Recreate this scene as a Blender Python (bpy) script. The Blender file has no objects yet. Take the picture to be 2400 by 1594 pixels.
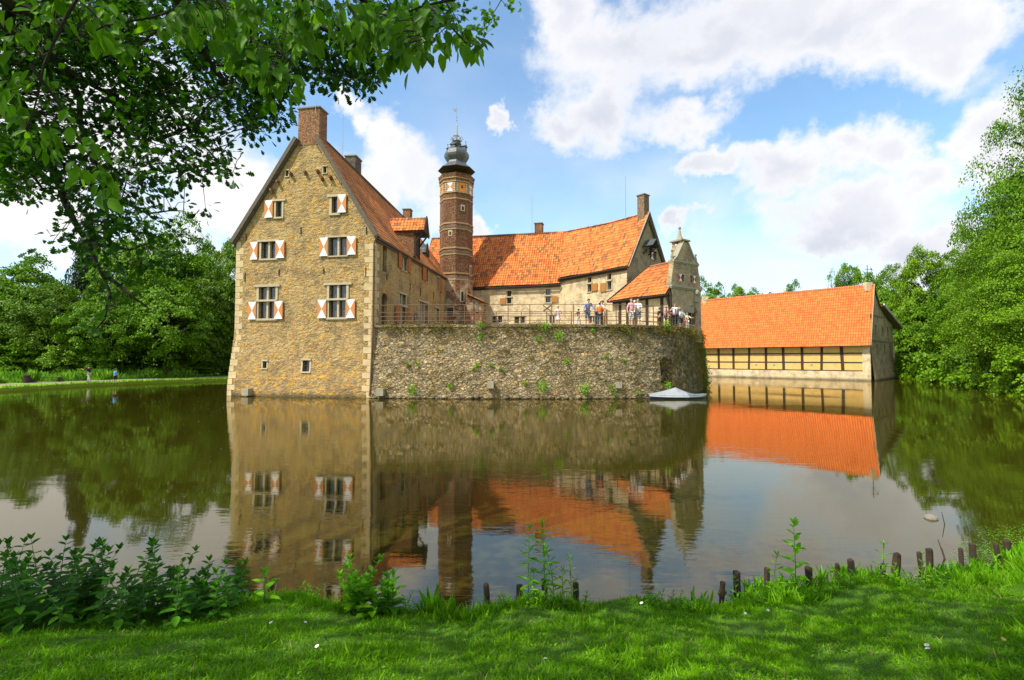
import bpy, bmesh, math, random
import numpy as np
from mathutils import Vector, Matrix, noise
from mathutils.geometry import delaunay_2d_cdt
R = math.radians
random.seed(7); rng = np.random.default_rng(7)
scene = bpy.context.scene
COL = scene.collection

# ------------------------------------------------------------------ camera, world, sun, exposure
F = 1138.5            # focal length in pixels of the 2400 px wide photograph
PITCH = R(2.25)
CAMZ = 2.55
cd = bpy.data.cameras.new('camera'); cam = bpy.data.objects.new('camera', cd); COL.objects.link(cam)
cd.sensor_width = 36; cd.lens = F / 2400 * 36; cd.clip_end = 4000; cd.clip_start = .05
cam.location = (0, 0, CAMZ); cam.rotation_euler = (R(90) + PITCH, 0, 0)
scene.camera = cam

def ray(px, py):
    x = (px - 1200) / F; v = (797 - py) / F
    return Vector((x, math.cos(PITCH) - v * math.sin(PITCH), math.sin(PITCH) + v * math.cos(PITCH)))
def at(px, py, Y):
    r = ray(px, py); return Vector((r.x / r.y * Y, Y, CAMZ + r.z / r.y * Y))

SUN_AZ = Vector((-.81, -.585)).normalized(); SUN_EL = R(53)
tosun = Vector((SUN_AZ.x * math.cos(SUN_EL), SUN_AZ.y * math.cos(SUN_EL), math.sin(SUN_EL)))
ld = bpy.data.lights.new('sun', 'SUN'); ld.energy = 4.9; ld.angle = R(.5); ld.color = (1, .93, .80)
lo = bpy.data.objects.new('sun', ld); COL.objects.link(lo); lo.rotation_euler = tosun.to_track_quat('Z', 'Y').to_euler()
vs = scene.view_settings; vs.view_transform = 'Standard'; vs.look = 'None'; vs.gamma = 1; vs.exposure = 0.42

class NT:
    def __init__(s, tree): s.t = tree; s.n = tree.nodes; s.l = tree.links
    def node(s, typ, ins=None, **kw):
        n = s.n.new(typ)
        for k, v in kw.items(): setattr(n, k, v)
        for k, v in (ins or {}).items(): s.put(n.inputs[k], v)
        return n
    def put(s, sock, v):
        if isinstance(v, bpy.types.NodeSocket): s.l.new(v, sock)
        elif isinstance(v, (tuple, list)) and sock.type == 'RGBA' and len(v) == 3: sock.default_value = (*v, 1)
        else: sock.default_value = v
    def math(s, op, a, b=0., c=0., clamp=False):
        n = s.n.new('ShaderNodeMath'); n.operation = op; n.use_clamp = clamp
        s.put(n.inputs[0], a); s.put(n.inputs[1], b); s.put(n.inputs[2], c); return n.outputs[0]
    def vmath(s, op, a, b=None):
        n = s.n.new('ShaderNodeVectorMath'); n.operation = op; s.put(n.inputs[0], a)
        if b is not None: s.put(n.inputs[1], b)
        return n.outputs['Value' if op in ('LENGTH', 'DOT_PRODUCT') else 'Vector']
    def mix(s, f, a, b, mode='MIX'):
        n = s.n.new('ShaderNodeMix'); n.data_type = 'RGBA'; n.blend_type = mode
        s.put(n.inputs[0], f); s.put(n.inputs[6], a); s.put(n.inputs[7], b); return n.outputs[2]
    def step(s, v, a, b, lo=0., hi=1.):
        n = s.n.new('ShaderNodeMapRange'); n.interpolation_type = 'SMOOTHSTEP'
        for k, x in zip((0, 1, 2, 3, 4), (v, a, b, lo, hi)): s.put(n.inputs[k], x)
        return n.outputs[0]
    def noise(s, vec, scale, detail=4., rough=.55, dist=0.):
        n = s.node('ShaderNodeTexNoise', {'Scale': scale, 'Detail': detail, 'Roughness': rough, 'Distortion': dist}); s.l.new(vec, n.inputs['Vector'])
        return n.outputs['Fac']
    def voro(s, vec, scale, feature='F1', rand=1.):
        n = s.n.new('ShaderNodeTexVoronoi'); n.feature = feature; s.put(n.inputs['Scale'], scale); s.put(n.inputs['Randomness'], rand); s.l.new(vec, n.inputs['Vector']); return n

world = bpy.data.worlds.new('World'); scene.world = world; world.use_nodes = True
world.node_tree.nodes.clear(); W = NT(world.node_tree)
sky = W.node('ShaderNodeTexSky'); sky.sky_type = 'NISHITA'; sky.sun_disc = False; sky.sun_elevation = SUN_EL
sky.sun_rotation = math.atan2(SUN_AZ.x, SUN_AZ.y); sky.air_density = 1.0; sky.dust_density = .6; sky.ozone_density = 1.5
tc = W.node('ShaderNodeTexCoord'); sep = W.node('ShaderNodeSeparateXYZ', {0: tc.outputs['Generated']})
az = W.math('ARCTAN2', sep.outputs[0], sep.outputs[1]); el = W.math('ARCSINE', sep.outputs[2])
p2 = W.node('ShaderNodeCombineXYZ', {0: az, 1: el}).outputs[0]
wv = W.node('ShaderNodeTexNoise', {'Vector': tc.outputs['Generated'], 'Scale': 6.5, 'Detail': 7., 'Roughness': .6}).outputs['Color']
wv2 = W.node('ShaderNodeTexNoise', {'Vector': tc.outputs['Generated'], 'Scale': 19., 'Detail': 5., 'Roughness': .6}).outputs['Color']
p2 = W.vmath('ADD', p2, W.vmath('MULTIPLY', W.vmath('SUBTRACT', wv, (.5, .5, .5)), (.30, .22, 0)))
p2 = W.vmath('ADD', p2, W.vmath('MULTIPLY', W.vmath('SUBTRACT', wv2, (.5, .5, .5)), (.07, .06, 0)))
# clouds: (px, py, rx, ry) of each puff as seen in the photograph, turned into azimuth/elevation
PUFFS = [(250, 250, 560, 290), (60, 520, 300, 170), (560, 480, 330, 230), (880, 330, 110, 85), (960, 430, 135, 130), (880, 460, 120, 120), (820, 250, 70, 60), (1090, 520, 60, 70),
         (1165, 285, 34, 45), (1310, 290, 110, 65), (1420, 250, 170, 110), (1600, 290, 140, 90), (1620, 120, 400, 125), (1950, 90, 420, 110), (2260, 60, 250, 120),
         (2060, 350, 160, 90), (1850, 410, 210, 90), (1620, 415, 130, 50), (2180, 430, 170, 110), (2380, 300, 160, 220), (1950, 520, 360, 120), (1480, 120, 260, 130), (1800, 30, 500, 120), (2150, 600, 260, 90), (1600, 540, 70, 50),
         (1330, 20, 120, 90), (-400, 300, 500, 300), (2800, 300, 400, 300), (600, -300, 500, 180), (1900, -350, 600, 200)]
acc = None
for px, py, rx, ry in PUFFS:
    d = ray(px, py).normalized(); a0 = math.atan2(d.x, d.y); e0 = math.asin(d.z)
    da = rx / F * math.cos(a0) ** 2 if abs(a0) < 1.2 else rx / F * .3
    de = ry / F * math.cos(a0) * .95
    q = W.vmath('MULTIPLY', W.vmath('SUBTRACT', p2, (a0, e0, 0)), (1 / da, 1 / de, 0))
    v = W.math('SUBTRACT', 1., W.vmath('LENGTH', q))
    if acc is None: acc = v
    else:
        n = W.n.new('ShaderNodeMath'); n.operation = 'SMOOTH_MAX'; W.put(n.inputs[0], acc); W.put(n.inputs[1], v); n.inputs[2].default_value = .25; acc = n.outputs[0]
back = W.step(sep.outputs[1], .25, -.25, -1., .35); acc = W.math('MAXIMUM', acc, back)
sq = W.vmath('MULTIPLY', tc.outputs['Generated'], (1, 1, 1.6))
f1 = W.noise(sq, 5.5, 9., .56, .15); f2 = W.noise(sq, 14., 6., .6); f3 = W.noise(sq, 2.2, 5., .5)
D = W.math('ADD', acc, W.math('MULTIPLY', W.math('SUBTRACT', f1, .5), 1.3))
D = W.math('ADD', D, W.math('MULTIPLY', W.math('SUBTRACT', f2, .5), .35))
mask = W.step(D, -.02, W.math('ADD', .30, W.math('MULTIPLY', f3, .7)))
thin = W.math('MULTIPLY', W.step(f3, .38, .72), W.step(az, -.1, .45, .25, .75)); mask = W.math('MAXIMUM', mask, thin)
shade = W.math('MULTIPLY', W.step(D, .15, 1.0), W.step(f3, .35, .62, .45, 1.))
shade = W.math('MULTIPLY', shade, W.step(az, -.45, .25, .12, 1.))      # the clouds away from the sun show their grey undersides
ccol = W.mix(shade, (9.3, 9.2, 9.3), (5.7, 6.1, 7.1))
hz = W.step(el, .0, .35, .42, .0)
bg0 = W.mix(1., sky.outputs[0], (2.1, 2.4, 2.35), 'MULTIPLY')
bg0 = W.mix(hz, bg0, (6.6, 8.0, 9.8))
csky = W.mix(mask, bg0, ccol)
W.l.new(W.node('ShaderNodeBackground', {0: csky, 1: .087}).outputs[0], W.node('ShaderNodeOutputWorld').inputs[0])

# ------------------------------------------------------------------ helpers
ORG = {}
def tag(o, label=None, cat=None, group=None, kind=None):
    for k, v in (('label', label), ('category', cat), ('group', group), ('kind', kind)):
        if v: o[k] = v
    return o
def empty(name, loc, label, cat, group=None):
    o = bpy.data.objects.new(name, None); COL.objects.link(o); o.location = loc; o.empty_display_size = .1
    ORG[o.name] = Vector(loc); return tag(o, label, cat, group)
def org(o): return ORG.get(o.name, Vector((0, 0, 0))) if o else Vector((0, 0, 0))
def link(name, me, mat, parent=None, smooth=False):
    if mat and not me.materials: me.materials.append(mat)
    o = bpy.data.objects.new(name, me); COL.objects.link(o)
    if parent: o.parent = parent; ORG[o.name] = org(parent)
    if smooth: me.shade_smooth()
    return o
class MB:
    def __init__(s): s.v = []; s.f = []; s.uv = []
    def add(s, vs, fs, uvs=None):
        b = len(s.v); s.v += [Vector(v) for v in vs]; s.f += [tuple(i + b for i in f) for f in fs]
        s.uv += [Vector((*u, 0)) for u in uvs] if uvs else [Vector((0, 0, 0))] * len(vs); return s
    def quad(s, a, b, c, d): 
        a, b, c, d = map(Vector, (a, b, c, d)); w = (b - a).length; h = (d - a).length
        return s.add([a, b, c, d], [(0, 1, 2, 3)], [(0, 0), (w, 0), (w, h), (0, h)])
    def hexa(s, p):     # p: 4 bottom + 4 top
        return s.add(p, [(0, 3, 2, 1), (4, 5, 6, 7), (0, 1, 5, 4), (1, 2, 6, 5), (2, 3, 7, 6), (3, 0, 4, 7)])
    def box(s, x0, y0, z0, x1, y1, z1):
        return s.hexa([(x0, y0, z0), (x1, y0, z0), (x1, y1, z0), (x0, y1, z0), (x0, y0, z1), (x1, y0, z1), (x1, y1, z1), (x0, y1, z1)])
    def bar(s, a, b, w, h, up=Vector((0, 0, 1))):
        a = Vector(a); b = Vector(b); d = (b - a).normalized()
        if abs(d.dot(up)) > .98: up = Vector((0, 1, 0))
        sx = d.cross(up).normalized() * w / 2; sz = sx.cross(d).normalized() * h / 2
        return s.hexa([a - sx - sz, a + sx - sz, a + sx + sz, a - sx + sz, b - sx - sz, b + sx - sz, b + sx + sz, b - sx + sz])
    def tube(s, pts, rad, n=6, cap=True):
        pts = [Vector(p) for p in pts]; rads = rad if isinstance(rad, (list, tuple)) else [rad] * len(pts)
        vs = []; up = Vector((0, 0, 1)); prev = None
        for i, p in enumerate(pts):
            d = (pts[min(i + 1, len(pts) - 1)] - pts[max(i - 1, 0)]).normalized()
            if prev is None: x = d.cross(up if abs(d.z) < .9 else Vector((1, 0, 0))).normalized()
            else: x = (prev - d * prev.dot(d)).normalized()
            prev = x; y = d.cross(x)
            vs += [p + (x * math.cos(k * 2 * math.pi / n) + y * math.sin(k * 2 * math.pi / n)) * rads[i] for k in range(n)]
        fs = [(i * n + k, i * n + (k + 1) % n, (i + 1) * n + (k + 1) % n, (i + 1) * n + k) for i in range(len(pts) - 1) for k in range(n)]
        if cap: fs += [tuple(range(n - 1, -1, -1)), tuple((len(pts) - 1) * n + k for k in range(n))]
        return s.add(vs, fs)
    def lathe(s, prof, c, n=16, a0=0.):
        vs = [(c[0] + r * math.sin(a0 + k * 2 * math.pi / n), c[1] - r * math.cos(a0 + k * 2 * math.pi / n), c[2] + z) for r, z in prof for k in range(n)]
        m = len(prof); fs = [(i * n + k, i * n + (k + 1) % n, (i + 1) * n + (k + 1) % n, (i + 1) * n + k) for i in range(m - 1) for k in range(n)]
        fs += [tuple(range(n - 1, -1, -1)), tuple((m - 1) * n + k for k in range(n))]
        return s.add(vs, fs)
    def pbox(s, P, u0, z0, u1, z1, o0, o1):
        c = [(u0, z0, o0), (u1, z0, o0), (u1, z0, o1), (u0, z0, o1), (u0, z1, o0), (u1, z1, o0), (u1, z1, o1), (u0, z1, o1)]
        s.hexa([P.p(*q) for q in c]); w, h = u1 - u0, z1 - z0
        for i in range(8): s.uv[-8 + i] = Vector(((c[i][0] - u0) / w, (c[i][1] - z0) / h, 0))
        return s
    def build(s, name, mat, parent=None, smooth=False):
        o0 = org(parent); me = bpy.data.meshes.new(name); me.from_pydata([v - o0 for v in s.v], [], s.f)
        ul = me.uv_layers.new(name='UV'); idx = np.zeros(len(me.loops), dtype=np.int32); me.loops.foreach_get('vertex_index', idx)
        uv = np.array([(u.x, u.y) for u in s.uv], dtype=np.float32)[idx]; ul.data.foreach_set('uv', uv.ravel())
        me.update(); return link(name, me, mat, parent, smooth)
def np_mesh(name, verts, faces):
    me = bpy.data.meshes.new(name); n, k = faces.shape
    me.vertices.add(len(verts)); me.vertices.foreach_set('co', verts.astype(np.float32).ravel())
    me.loops.add(n * k); me.loops.foreach_set('vertex_index', faces.astype(np.int32).ravel())
    me.polygons.add(n); me.polygons.foreach_set('loop_start', np.arange(0, n * k, k, dtype=np.int32))
    me.update(calc_edges=True); me.validate(); return me
def copy_tree(o, parent=None):
    c = o.copy(); COL.objects.link(c); c.parent = parent
    for ch in list(o.children): copy_tree(ch, c)
    return c
class Plane:
    def __init__(s, a, b, flare=None):      # a -> b left to right as seen from outside
        s.O = Vector((a[0], a[1], 0)); d = Vector((b[0] - a[0], b[1] - a[1], 0)); s.L = d.length; s.T = d.normalized()
        s.N = Vector((s.T.y, -s.T.x, 0)); s.flare = flare
    def p(s, u, z, o=0.):
        return s.O + s.T * u + s.N * (o + (s.flare(u, z) if s.flare else 0)) + Vector((0, 0, z))
    def hit(s, px, py):
        r = ray(px, py); c = Vector((0, 0, CAMZ)); t = (s.O - c).dot(s.N) / r.dot(s.N); q = c + r * t
        return (q - s.O).dot(s.T), q.z
    def rect(s, x0, y0, x1, y1):
        ym = (y0 + y1) / 2; xm = (x0 + x1) / 2
        return s.hit(x0, ym)[0], s.hit(xm, y1)[1], s.hit(x1, ym)[0], s.hit(xm, y0)[1]
def inpoly(x, y, poly):
    c = False; j = len(poly) - 1
    for i in range(len(poly)):
        if (poly[i][1] > y) != (poly[j][1] > y) and x < (poly[j][0] - poly[i][0]) * (y - poly[i][1]) / (poly[j][1] - poly[i][1]) + poly[i][0]: c = not c
        j = i
    return c
def wall(mb, P, outline, holes=(), depth=.28, grid=.6):
    vs = [Vector(q) for q in outline]; n = len(vs); es = [(i, (i + 1) % n) for i in range(n)]
    for (u0, z0, u1, z1) in holes:
        b = len(vs); vs += [Vector((u0, z0)), Vector((u1, z0)), Vector((u1, z1)), Vector((u0, z1))]; es += [(b, b + 1), (b + 1, b + 2), (b + 2, b + 3), (b + 3, b)]
    us = [q[0] for q in outline]; zs = [q[1] for q in outline]
    u = min(us) + grid
    while u < max(us):
        z = min(zs) + grid
        while z < max(zs):
            if inpoly(u, z, outline) and not any(h[0] - .05 < u < h[2] + .05 and h[1] - .05 < z < h[3] + .05 for h in holes): vs.append(Vector((u, z)))
            z += grid
        u += grid
    r = delaunay_2d_cdt(vs, es, [], 0, 1e-5); V, Fc = r[0], r[2]; keep = []
    for f in Fc:
        cx = sum(V[i].x for i in f) / len(f); cy = sum(V[i].y for i in f) / len(f)
        if inpoly(cx, cy, outline) and not any(h[0] < cx < h[2] and h[1] < cy < h[3] for h in holes):
            keep.append(tuple(f))
    mb.add([P.p(v.x, v.y) for v in V], keep, [(v.x, v.y) for v in V])
    for (u0, z0, u1, z1) in holes:
        c = [(u0, z0), (u1, z0), (u1, z1), (u0, z1)]
        for i in range(4):
            a, b = c[i], c[(i + 1) % 4]; mb.add([P.p(*a), P.p(*b), P.p(*b, -depth), P.p(*a, -depth)], [(0, 1, 2, 3)])
def tile_roof(name, secs, mat, parent, tw=.25, th=.36, amp=.03, sag=0., sub=4, und=.02):
    E = [Vector(a) for a, b in secs]; Rr = [Vector(b) for a, b in secs]
    cum = [0.]
    for i in range(len(E) - 1): cum.append(cum[-1] + max((E[i + 1] - E[i]).length, (Rr[i + 1] - Rr[i]).length))
    L = cum[-1]; nc = max(2, int(L / tw)); H = sum((r - e).length for e, r in zip(E, Rr)) / len(E); nr = max(2, int(H / th))
    def ev(s):
        for i in range(len(cum) - 1):
            if s <= cum[i + 1] + 1e-6: t = (s - cum[i]) / (cum[i + 1] - cum[i]); return E[i].lerp(E[i + 1], t), Rr[i].lerp(Rr[i + 1], t), i
        return E[-1], Rr[-1], len(E) - 2
    vs = []; uv = []; nu = nc * sub + 1; rows = []
    for i in range(nr): rows += [(i, 1.), (i + 1, 0.)]
    for j in range(nu):
        s = L * j / (nu - 1); e, r, k = ev(s)
        d = ((E[k + 1] - E[k]).length > .01 and (E[k + 1] - E[k]) or (Rr[k + 1] - Rr[k])).normalized(); up = (r - e).normalized(); nn = d.cross(up).normalized()
        if nn.z < 0: nn = -nn
        c = .5 + .5 * math.cos(2 * math.pi * j / sub)
        for ri, lift in rows:
            v = ri / nr; p = e.lerp(r, v)
            w = noise.noise(Vector((s * .35, v * 3, 1.3))) * und * 3 + noise.noise(Vector((s * 1.3, v * 9, 7.1))) * und
            vs.append(p + nn * (amp * c + .028 * lift + w) - Vector((0, 0, sag * math.sin(math.pi * v)))); uv.append((s / tw + .5, ri - .001 if lift == 0 else ri + .001))
    m = len(rows); fs = [(j * m + i, (j + 1) * m + i, (j + 1) * m + i + 1, j * m + i + 1) for j in range(nu - 1) for i in range(m - 1)]
    mb = MB(); mb.add(vs, fs, uv)
    # boarding under the tiles gives the roof its thickness
    o = [];
    for e, r, k in [ev(c) for c in cum]:
        d = ((E[k + 1] - E[k]).length > .01 and (E[k + 1] - E[k]) or (Rr[k + 1] - Rr[k])).normalized(); nn = d.cross((r - e).normalized()).normalized()
        if nn.z < 0: nn = -nn
        dz_ = sag + und * 2 + .05; o.append((e - nn * (.05 + dz_ * .6), r - nn * (.05 + dz_), e - nn * (.13 + dz_ * .6), r - nn * (.16 + dz_)))
    b = MB()
    for i in range(len(o) - 1):
        a, c = o[i], o[i + 1]; b.hexa([a[2], c[2], c[3], a[3], a[0], c[0], c[1], a[1]])
    ro = mb.build(name, mat, parent); b.build('roof_boarding', M['oldwood'], ro); return ro

# ------------------------------------------------------------------ materials
M = {}
def mat(name, fn):
    m = bpy.data.materials.new(name); m.use_nodes = True; m.node_tree.nodes.clear(); T = NT(m.node_tree)
    tcn = T.node('ShaderNodeTexCoord'); T.obj = tcn.outputs['Object']; T.uv = tcn.outputs['UV']
    T.pos = T.node('ShaderNodeNewGeometry').outputs['Position']
    out = T.node('ShaderNodeOutputMaterial'); T.l.new(fn(T), out.inputs[0]); M[name] = m; return m
def bsdf(T, col, rough=.8, h=None, dist=.02, strength=1., spec=.3, **kw):
    b = T.node('ShaderNodeBsdfPrincipled', {'Base Color': col, 'Roughness': rough, 'Specular IOR Level': spec, **kw})
    if h is not None: T.l.new(T.node('ShaderNodeBump', {'Height': h, 'Distance': dist, 'Strength': strength}).outputs[0], b.inputs['Normal'])
    return b.outputs[0]
def plain(name, col, rough=.7, var=.25, scale=6., **kw):
    def f(T):
        n = T.noise(T.pos, scale, 5.); c = T.mix(n, tuple(x * (1 - var) for x in col), tuple(x * (1 + var) for x in col)); return bsdf(T, c, rough, n, .01, .5, **kw)
    return mat(name, f)
def m_render(base, ochre, grey, rubble, ob=.62, rel=1.):   # rough-cast wall with stones showing through
    def f(T):
        p = T.pos; big = T.noise(p, .55, 4.); mid = T.noise(p, 2.2, 5., .6); fine = T.noise(p, 14., 5., .65)
        warp = T.vmath('ADD', p, T.vmath('MULTIPLY', T.node('ShaderNodeTexNoise', {'Vector': p, 'Scale': 3., 'Detail': 3.}).outputs['Color'], (.35, .35, .35)))
        st = T.vmath('MULTIPLY', warp, (3.2, 3.2, 6.0)); v = T.voro(st, 1.); vd = T.voro(st, 1., 'DISTANCE_TO_EDGE').outputs['Distance']
        rnd = T.node('ShaderNodeSeparateColor', {0: v.outputs['Color']}).outputs
        stone = T.mix(T.step(rnd[0], .3, .9), base, ochre); stone = T.mix(T.step(rnd[1], .8, .95, 0., .7), stone, (.5, .2, .09)); stone = T.mix(T.step(rnd[2], .6, 1., 0., .6), stone, grey)
        z = T.node('ShaderNodeSeparateXYZ', {0: p}).outputs[2]
        show = T.step(T.math('ADD', mid, T.math('MULTIPLY', big, .6)), ob + .13, ob + .27)
        low = T.step(z, 3.2, .8, 0., rubble); show = T.math('MAXIMUM', show, low)
        pl = T.mix(T.step(mid, .35, .65), base, tuple(x * .78 for x in base)); pl = T.mix(T.step(big, .45, .7, 0., .65), pl, grey)
        joint = T.step(vd, .0, .09)
        col = T.mix(T.math('MULTIPLY', show, joint), pl, stone)
        streak = T.noise(T.vmath('MULTIPLY', p, (2.5, 2.5, .35)), 1., 5., .6); col = T.mix(T.step(streak, .5, .75, 0., .4), col, tuple(x * .45 for x in grey))
        spots = T.voro(T.vmath('MULTIPLY', warp, (1, 1, 1.6)), 2.3); sr = T.node('ShaderNodeSeparateColor', {0: spots.outputs['Color']}).outputs
        patch = T.math('MULTIPLY', T.math('MULTIPLY', T.step(sr[0], .42, .55), T.step(T.noise(p, .9, 5., .6), .46, .6)), T.step(spots.outputs['Distance'], .46, .2)); col = T.mix(T.math('MULTIPLY', patch, .8), col, T.mix(sr[1], ochre, (.56, .30, .05)))
        nn_ = T.noise(p, 7., 6., .7); col = T.mix(T.step(nn_, .52, .34, 0., .55), col, tuple(x * (.35 if rel > .9 else .8) for x in base)); col = T.mix(T.step(T.noise(p, 1.0, 6., .7), .47, .62, 0., .65), col, tuple(x * .6 for x in grey))
        wet = T.step(T.math('ADD', z, T.math('MULTIPLY', mid, .5)), .62, .25, 0., .75); col = T.mix(wet, col, (.045, .05, .025))
        h = T.math('ADD', T.math('MULTIPLY', T.math('MULTIPLY', joint, show), .5), T.math('ADD', T.math('MULTIPLY', T.noise(T.vmath('MULTIPLY', p, (1, 1, 1.7)), 3.6, 7., .64), 3.4), T.math('MULTIPLY', fine, .5)))
        return bsdf(T, col, .92, h, .075 * rel, 1.)
    return f
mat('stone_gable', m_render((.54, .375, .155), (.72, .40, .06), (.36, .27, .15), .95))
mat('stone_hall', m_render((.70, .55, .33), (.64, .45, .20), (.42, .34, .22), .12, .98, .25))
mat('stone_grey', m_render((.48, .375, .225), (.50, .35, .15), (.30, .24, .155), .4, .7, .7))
def f(T):
    p = T.pos; warp = T.vmath('ADD', p, T.node('ShaderNodeTexNoise', {'Vector': p, 'Scale': 2.6, 'Detail': 4.}).outputs['Color'])
    warp = T.vmath('ADD', p, T.vmath('MULTIPLY', T.node('ShaderNodeTexNoise', {'Vector': p, 'Scale': 2.6, 'Detail': 4.}).outputs['Color'], (.45, .45, .3))); st = T.vmath('MULTIPLY', warp, (3.4, 3.4, 7.4)); v = T.voro(st, 1.); vd = T.voro(st, 1., 'DISTANCE_TO_EDGE').outputs['Distance']
    r = T.node('ShaderNodeSeparateColor', {0: v.outputs['Color']}).outputs; big = T.noise(p, .45, 5., .6); mid = T.noise(p, 2.5, 5., .65); fine = T.noise(p, 17., 5., .7)
    x = T.node('ShaderNodeSeparateXYZ', {0: p}).outputs; 
    c = T.mix(r[0], (.37, .28, .145), (.64, .50, .29)); c = T.mix(T.step(r[1], .78, .9, 0., .8), c, (.58, .37, .09)); c = T.mix(T.step(r[2], .94, .99, 0., .6), c, (.42, .18, .09)); c = T.mix(T.step(r[2], .25, .05, 0., .6), c, (.27, .25, .20))
    c = T.mix(T.step(mid, .56, .70, 0., .7), c, (.52, .33, .08)); c = T.mix(T.step(T.noise(p, 1.3, 5., .6), .48, .64, 0., .6), c, (.26, .20, .10))
    c = T.mix(T.step(vd, .10, .0, 0., .7), c, (.20, .16, .09)); c = T.mix(T.step(T.noise(p, 6., 6., .72), .36, .54), (.19, .15, .08), c)
    moss = T.math('MULTIPLY', T.step(T.math('ADD', T.math('MULTIPLY', x[0], .035), big), .62, 1.05), T.step(mid, .38, .55)); c = T.mix(T.math('MULTIPLY', moss, .8), c, T.mix(fine, (.015, .022, .006), (.10, .12, .03)))
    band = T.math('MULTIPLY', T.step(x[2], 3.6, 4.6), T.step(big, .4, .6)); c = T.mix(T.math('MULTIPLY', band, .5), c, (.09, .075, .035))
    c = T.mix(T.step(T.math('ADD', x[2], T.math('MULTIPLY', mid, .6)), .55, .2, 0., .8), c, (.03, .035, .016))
    h = T.math('ADD', T.math('MULTIPLY', T.step(vd, 0., .16), 1.3), T.math('MULTIPLY', T.noise(p, 5., 6., .7), 2.4)); return bsdf(T, c, .93, h, .07, 1.)
mat('rubble', f)
def m_brick(c1, c2, mortar, sc=1., patch=0.):
    def f(T):
        p = T.pos; s = T.node('ShaderNodeSeparateXYZ', {0: p}).outputs; a = T.math('ADD', T.math('MULTIPLY', s[0], .9), T.math('MULTIPLY', s[1], .55))
        q = T.node('ShaderNodeCombineXYZ', {0: a, 1: s[2]}).outputs[0]
        b = T.node('ShaderNodeTexBrick', {'Vector': q, 'Scale': 1. / sc, 'Color1': c1, 'Color2': c2, 'Mortar': mortar, 'Mortar Size': .012, 'Brick Width': .26, 'Row Height': .09, 'Bias': 0.})
        n = T.noise(p, 1.2, 5., .6); fn = T.noise(p, 9., 4., .6); c = T.mix(T.step(fn, .35, .7), tuple(x * .5 for x in c2), b.outputs['Color'])
        if patch: c = T.mix(T.math('MULTIPLY', T.step(n, .47, .56), patch), c, (.46, .36, .22))
        else: c = T.mix(T.step(n, .5, .7, 0., .6), c, tuple(x * .45 for x in c2))
        return bsdf(T, c, .9, T.math('ADD', fn, b.outputs['Fac']), .03, .8)
    return f
mat('brick', m_brick((.44, .17, .06), (.27, .115, .05), (.44, .35, .22)))
mat('brick_tower', m_brick((.36, .13, .048), (.16, .066, .03), (.42, .30, .17), 1.15))
mat('brick_brown', m_brick((.36, .23, .13), (.25, .15, .09), (.36, .30, .22)))
mat('brick_plastered', m_brick((.42, .17, .07), (.30, .12, .06), (.44, .36, .25), 1.15, .85))
mat('brick_grey', m_brick((.20, .15, .11), (.13, .11, .09), (.26, .23, .19)))
def m_tile(cols, dark, dk, lich):
    def f(T):
        uv = T.uv; fl = T.vmath('FLOOR', uv); wn = T.node('ShaderNodeTexWhiteNoise', {'Vector': fl}); wn.noise_dimensions = '2D'
        r = wn.outputs['Value']; r2 = T.node('ShaderNodeSeparateColor', {0: wn.outputs['Color']}).outputs[1]; fr = T.vmath('FRACTION', uv); s = T.node('ShaderNodeSeparateXYZ', {0: fr}).outputs
        big = T.noise(T.pos, .35, 4., .6); mid = T.noise(T.pos, 2., 5., .65); fine = T.noise(T.pos, 12., 5., .65)
        c = T.mix(r, cols[0], cols[1]); c = T.mix(T.step(r2, .6, .95, 0., .8), c, cols[2])
        c = T.mix(T.math('MULTIPLY', T.step(T.math('ADD', r, T.math('MULTIPLY', mid, .9)), 1.55 - dk, 1.7 - dk), .8), c, dark)
        c = T.mix(T.math('MULTIPLY', T.step(fine, .5, .72), lich), c, tuple(x * 1.6 for x in dark))
        c = T.mix(T.step(big, .5, .75, 0., lich), c, tuple(x * .55 for x in cols[0]))
        gap = T.math('MAXIMUM', T.step(s[1], .10, .0, 0., .35), T.step(T.math('ABSOLUTE', T.math('SUBTRACT', s[0], .12)), .22, .0, 0., .72)); c = T.mix(gap, c, tuple(x * .25 for x in cols[0]))
        return bsdf(T, c, .8, fine, .015, .6)
    return f
mat('tile_hall', m_tile(((.62, .155, .03), (.76, .27, .06), (.50, .10, .028)), (.11, .075, .04), .34, .3))
mat('tile_barn', m_tile(((.74, .155, .03), (.84, .21, .045), (.64, .12, .025)), (.30, .12, .05), .03, .28))
mat('tile_old', m_tile(((.46, .145, .04), (.60, .25, .07), (.34, .095, .03)), (.11, .09, .045), .28, .5))
def f(T):
    n = T.noise(T.vmath('MULTIPLY', T.pos, (1, 1, 1)), 5., 5., .6); w = T.noise(T.vmath('MULTIPLY', T.pos, (12, 12, 1.5)), 2., 4.)
    return bsdf(T, T.mix(n, (.055, .042, .03), (.17, .14, .10)), .85, w, .02, .6)
mat('oldwood', f)
plain('darkwood', (.045, .03, .02), .8); plain('sandstone', (.44, .37, .24), .85, .3, 5.); plain('sandstone_grey', (.30, .27, .19), .9, .35, 4.)
plain('towerband', (.34, .23, .11), .85, .3, 5.); plain('quoin', (.52, .405, .22), .9, .4, 2.5); plain('iron', (.03, .024, .02), .6); plain('rust', (.15, .085, .045), .65, .3, 20.); plain('lead', (.30, .31, .31), .4, .2, 8., Metallic=.5)
plain('brownpaint', (.36, .16, .035), .6, .12); plain('redbrown', (.33, .105, .03), .6, .15); plain('white', (.75, .74, .70), .6, .06)
plain('ochre', (.62, .40, .13), .9, .3, 2.2); plain('cobble', (.30, .26, .19), .9, .3, 4.); plain('bark', (.035, .027, .018), .95, .5, 9.); plain('stem', (.09, .17, .03), .7)
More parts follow.
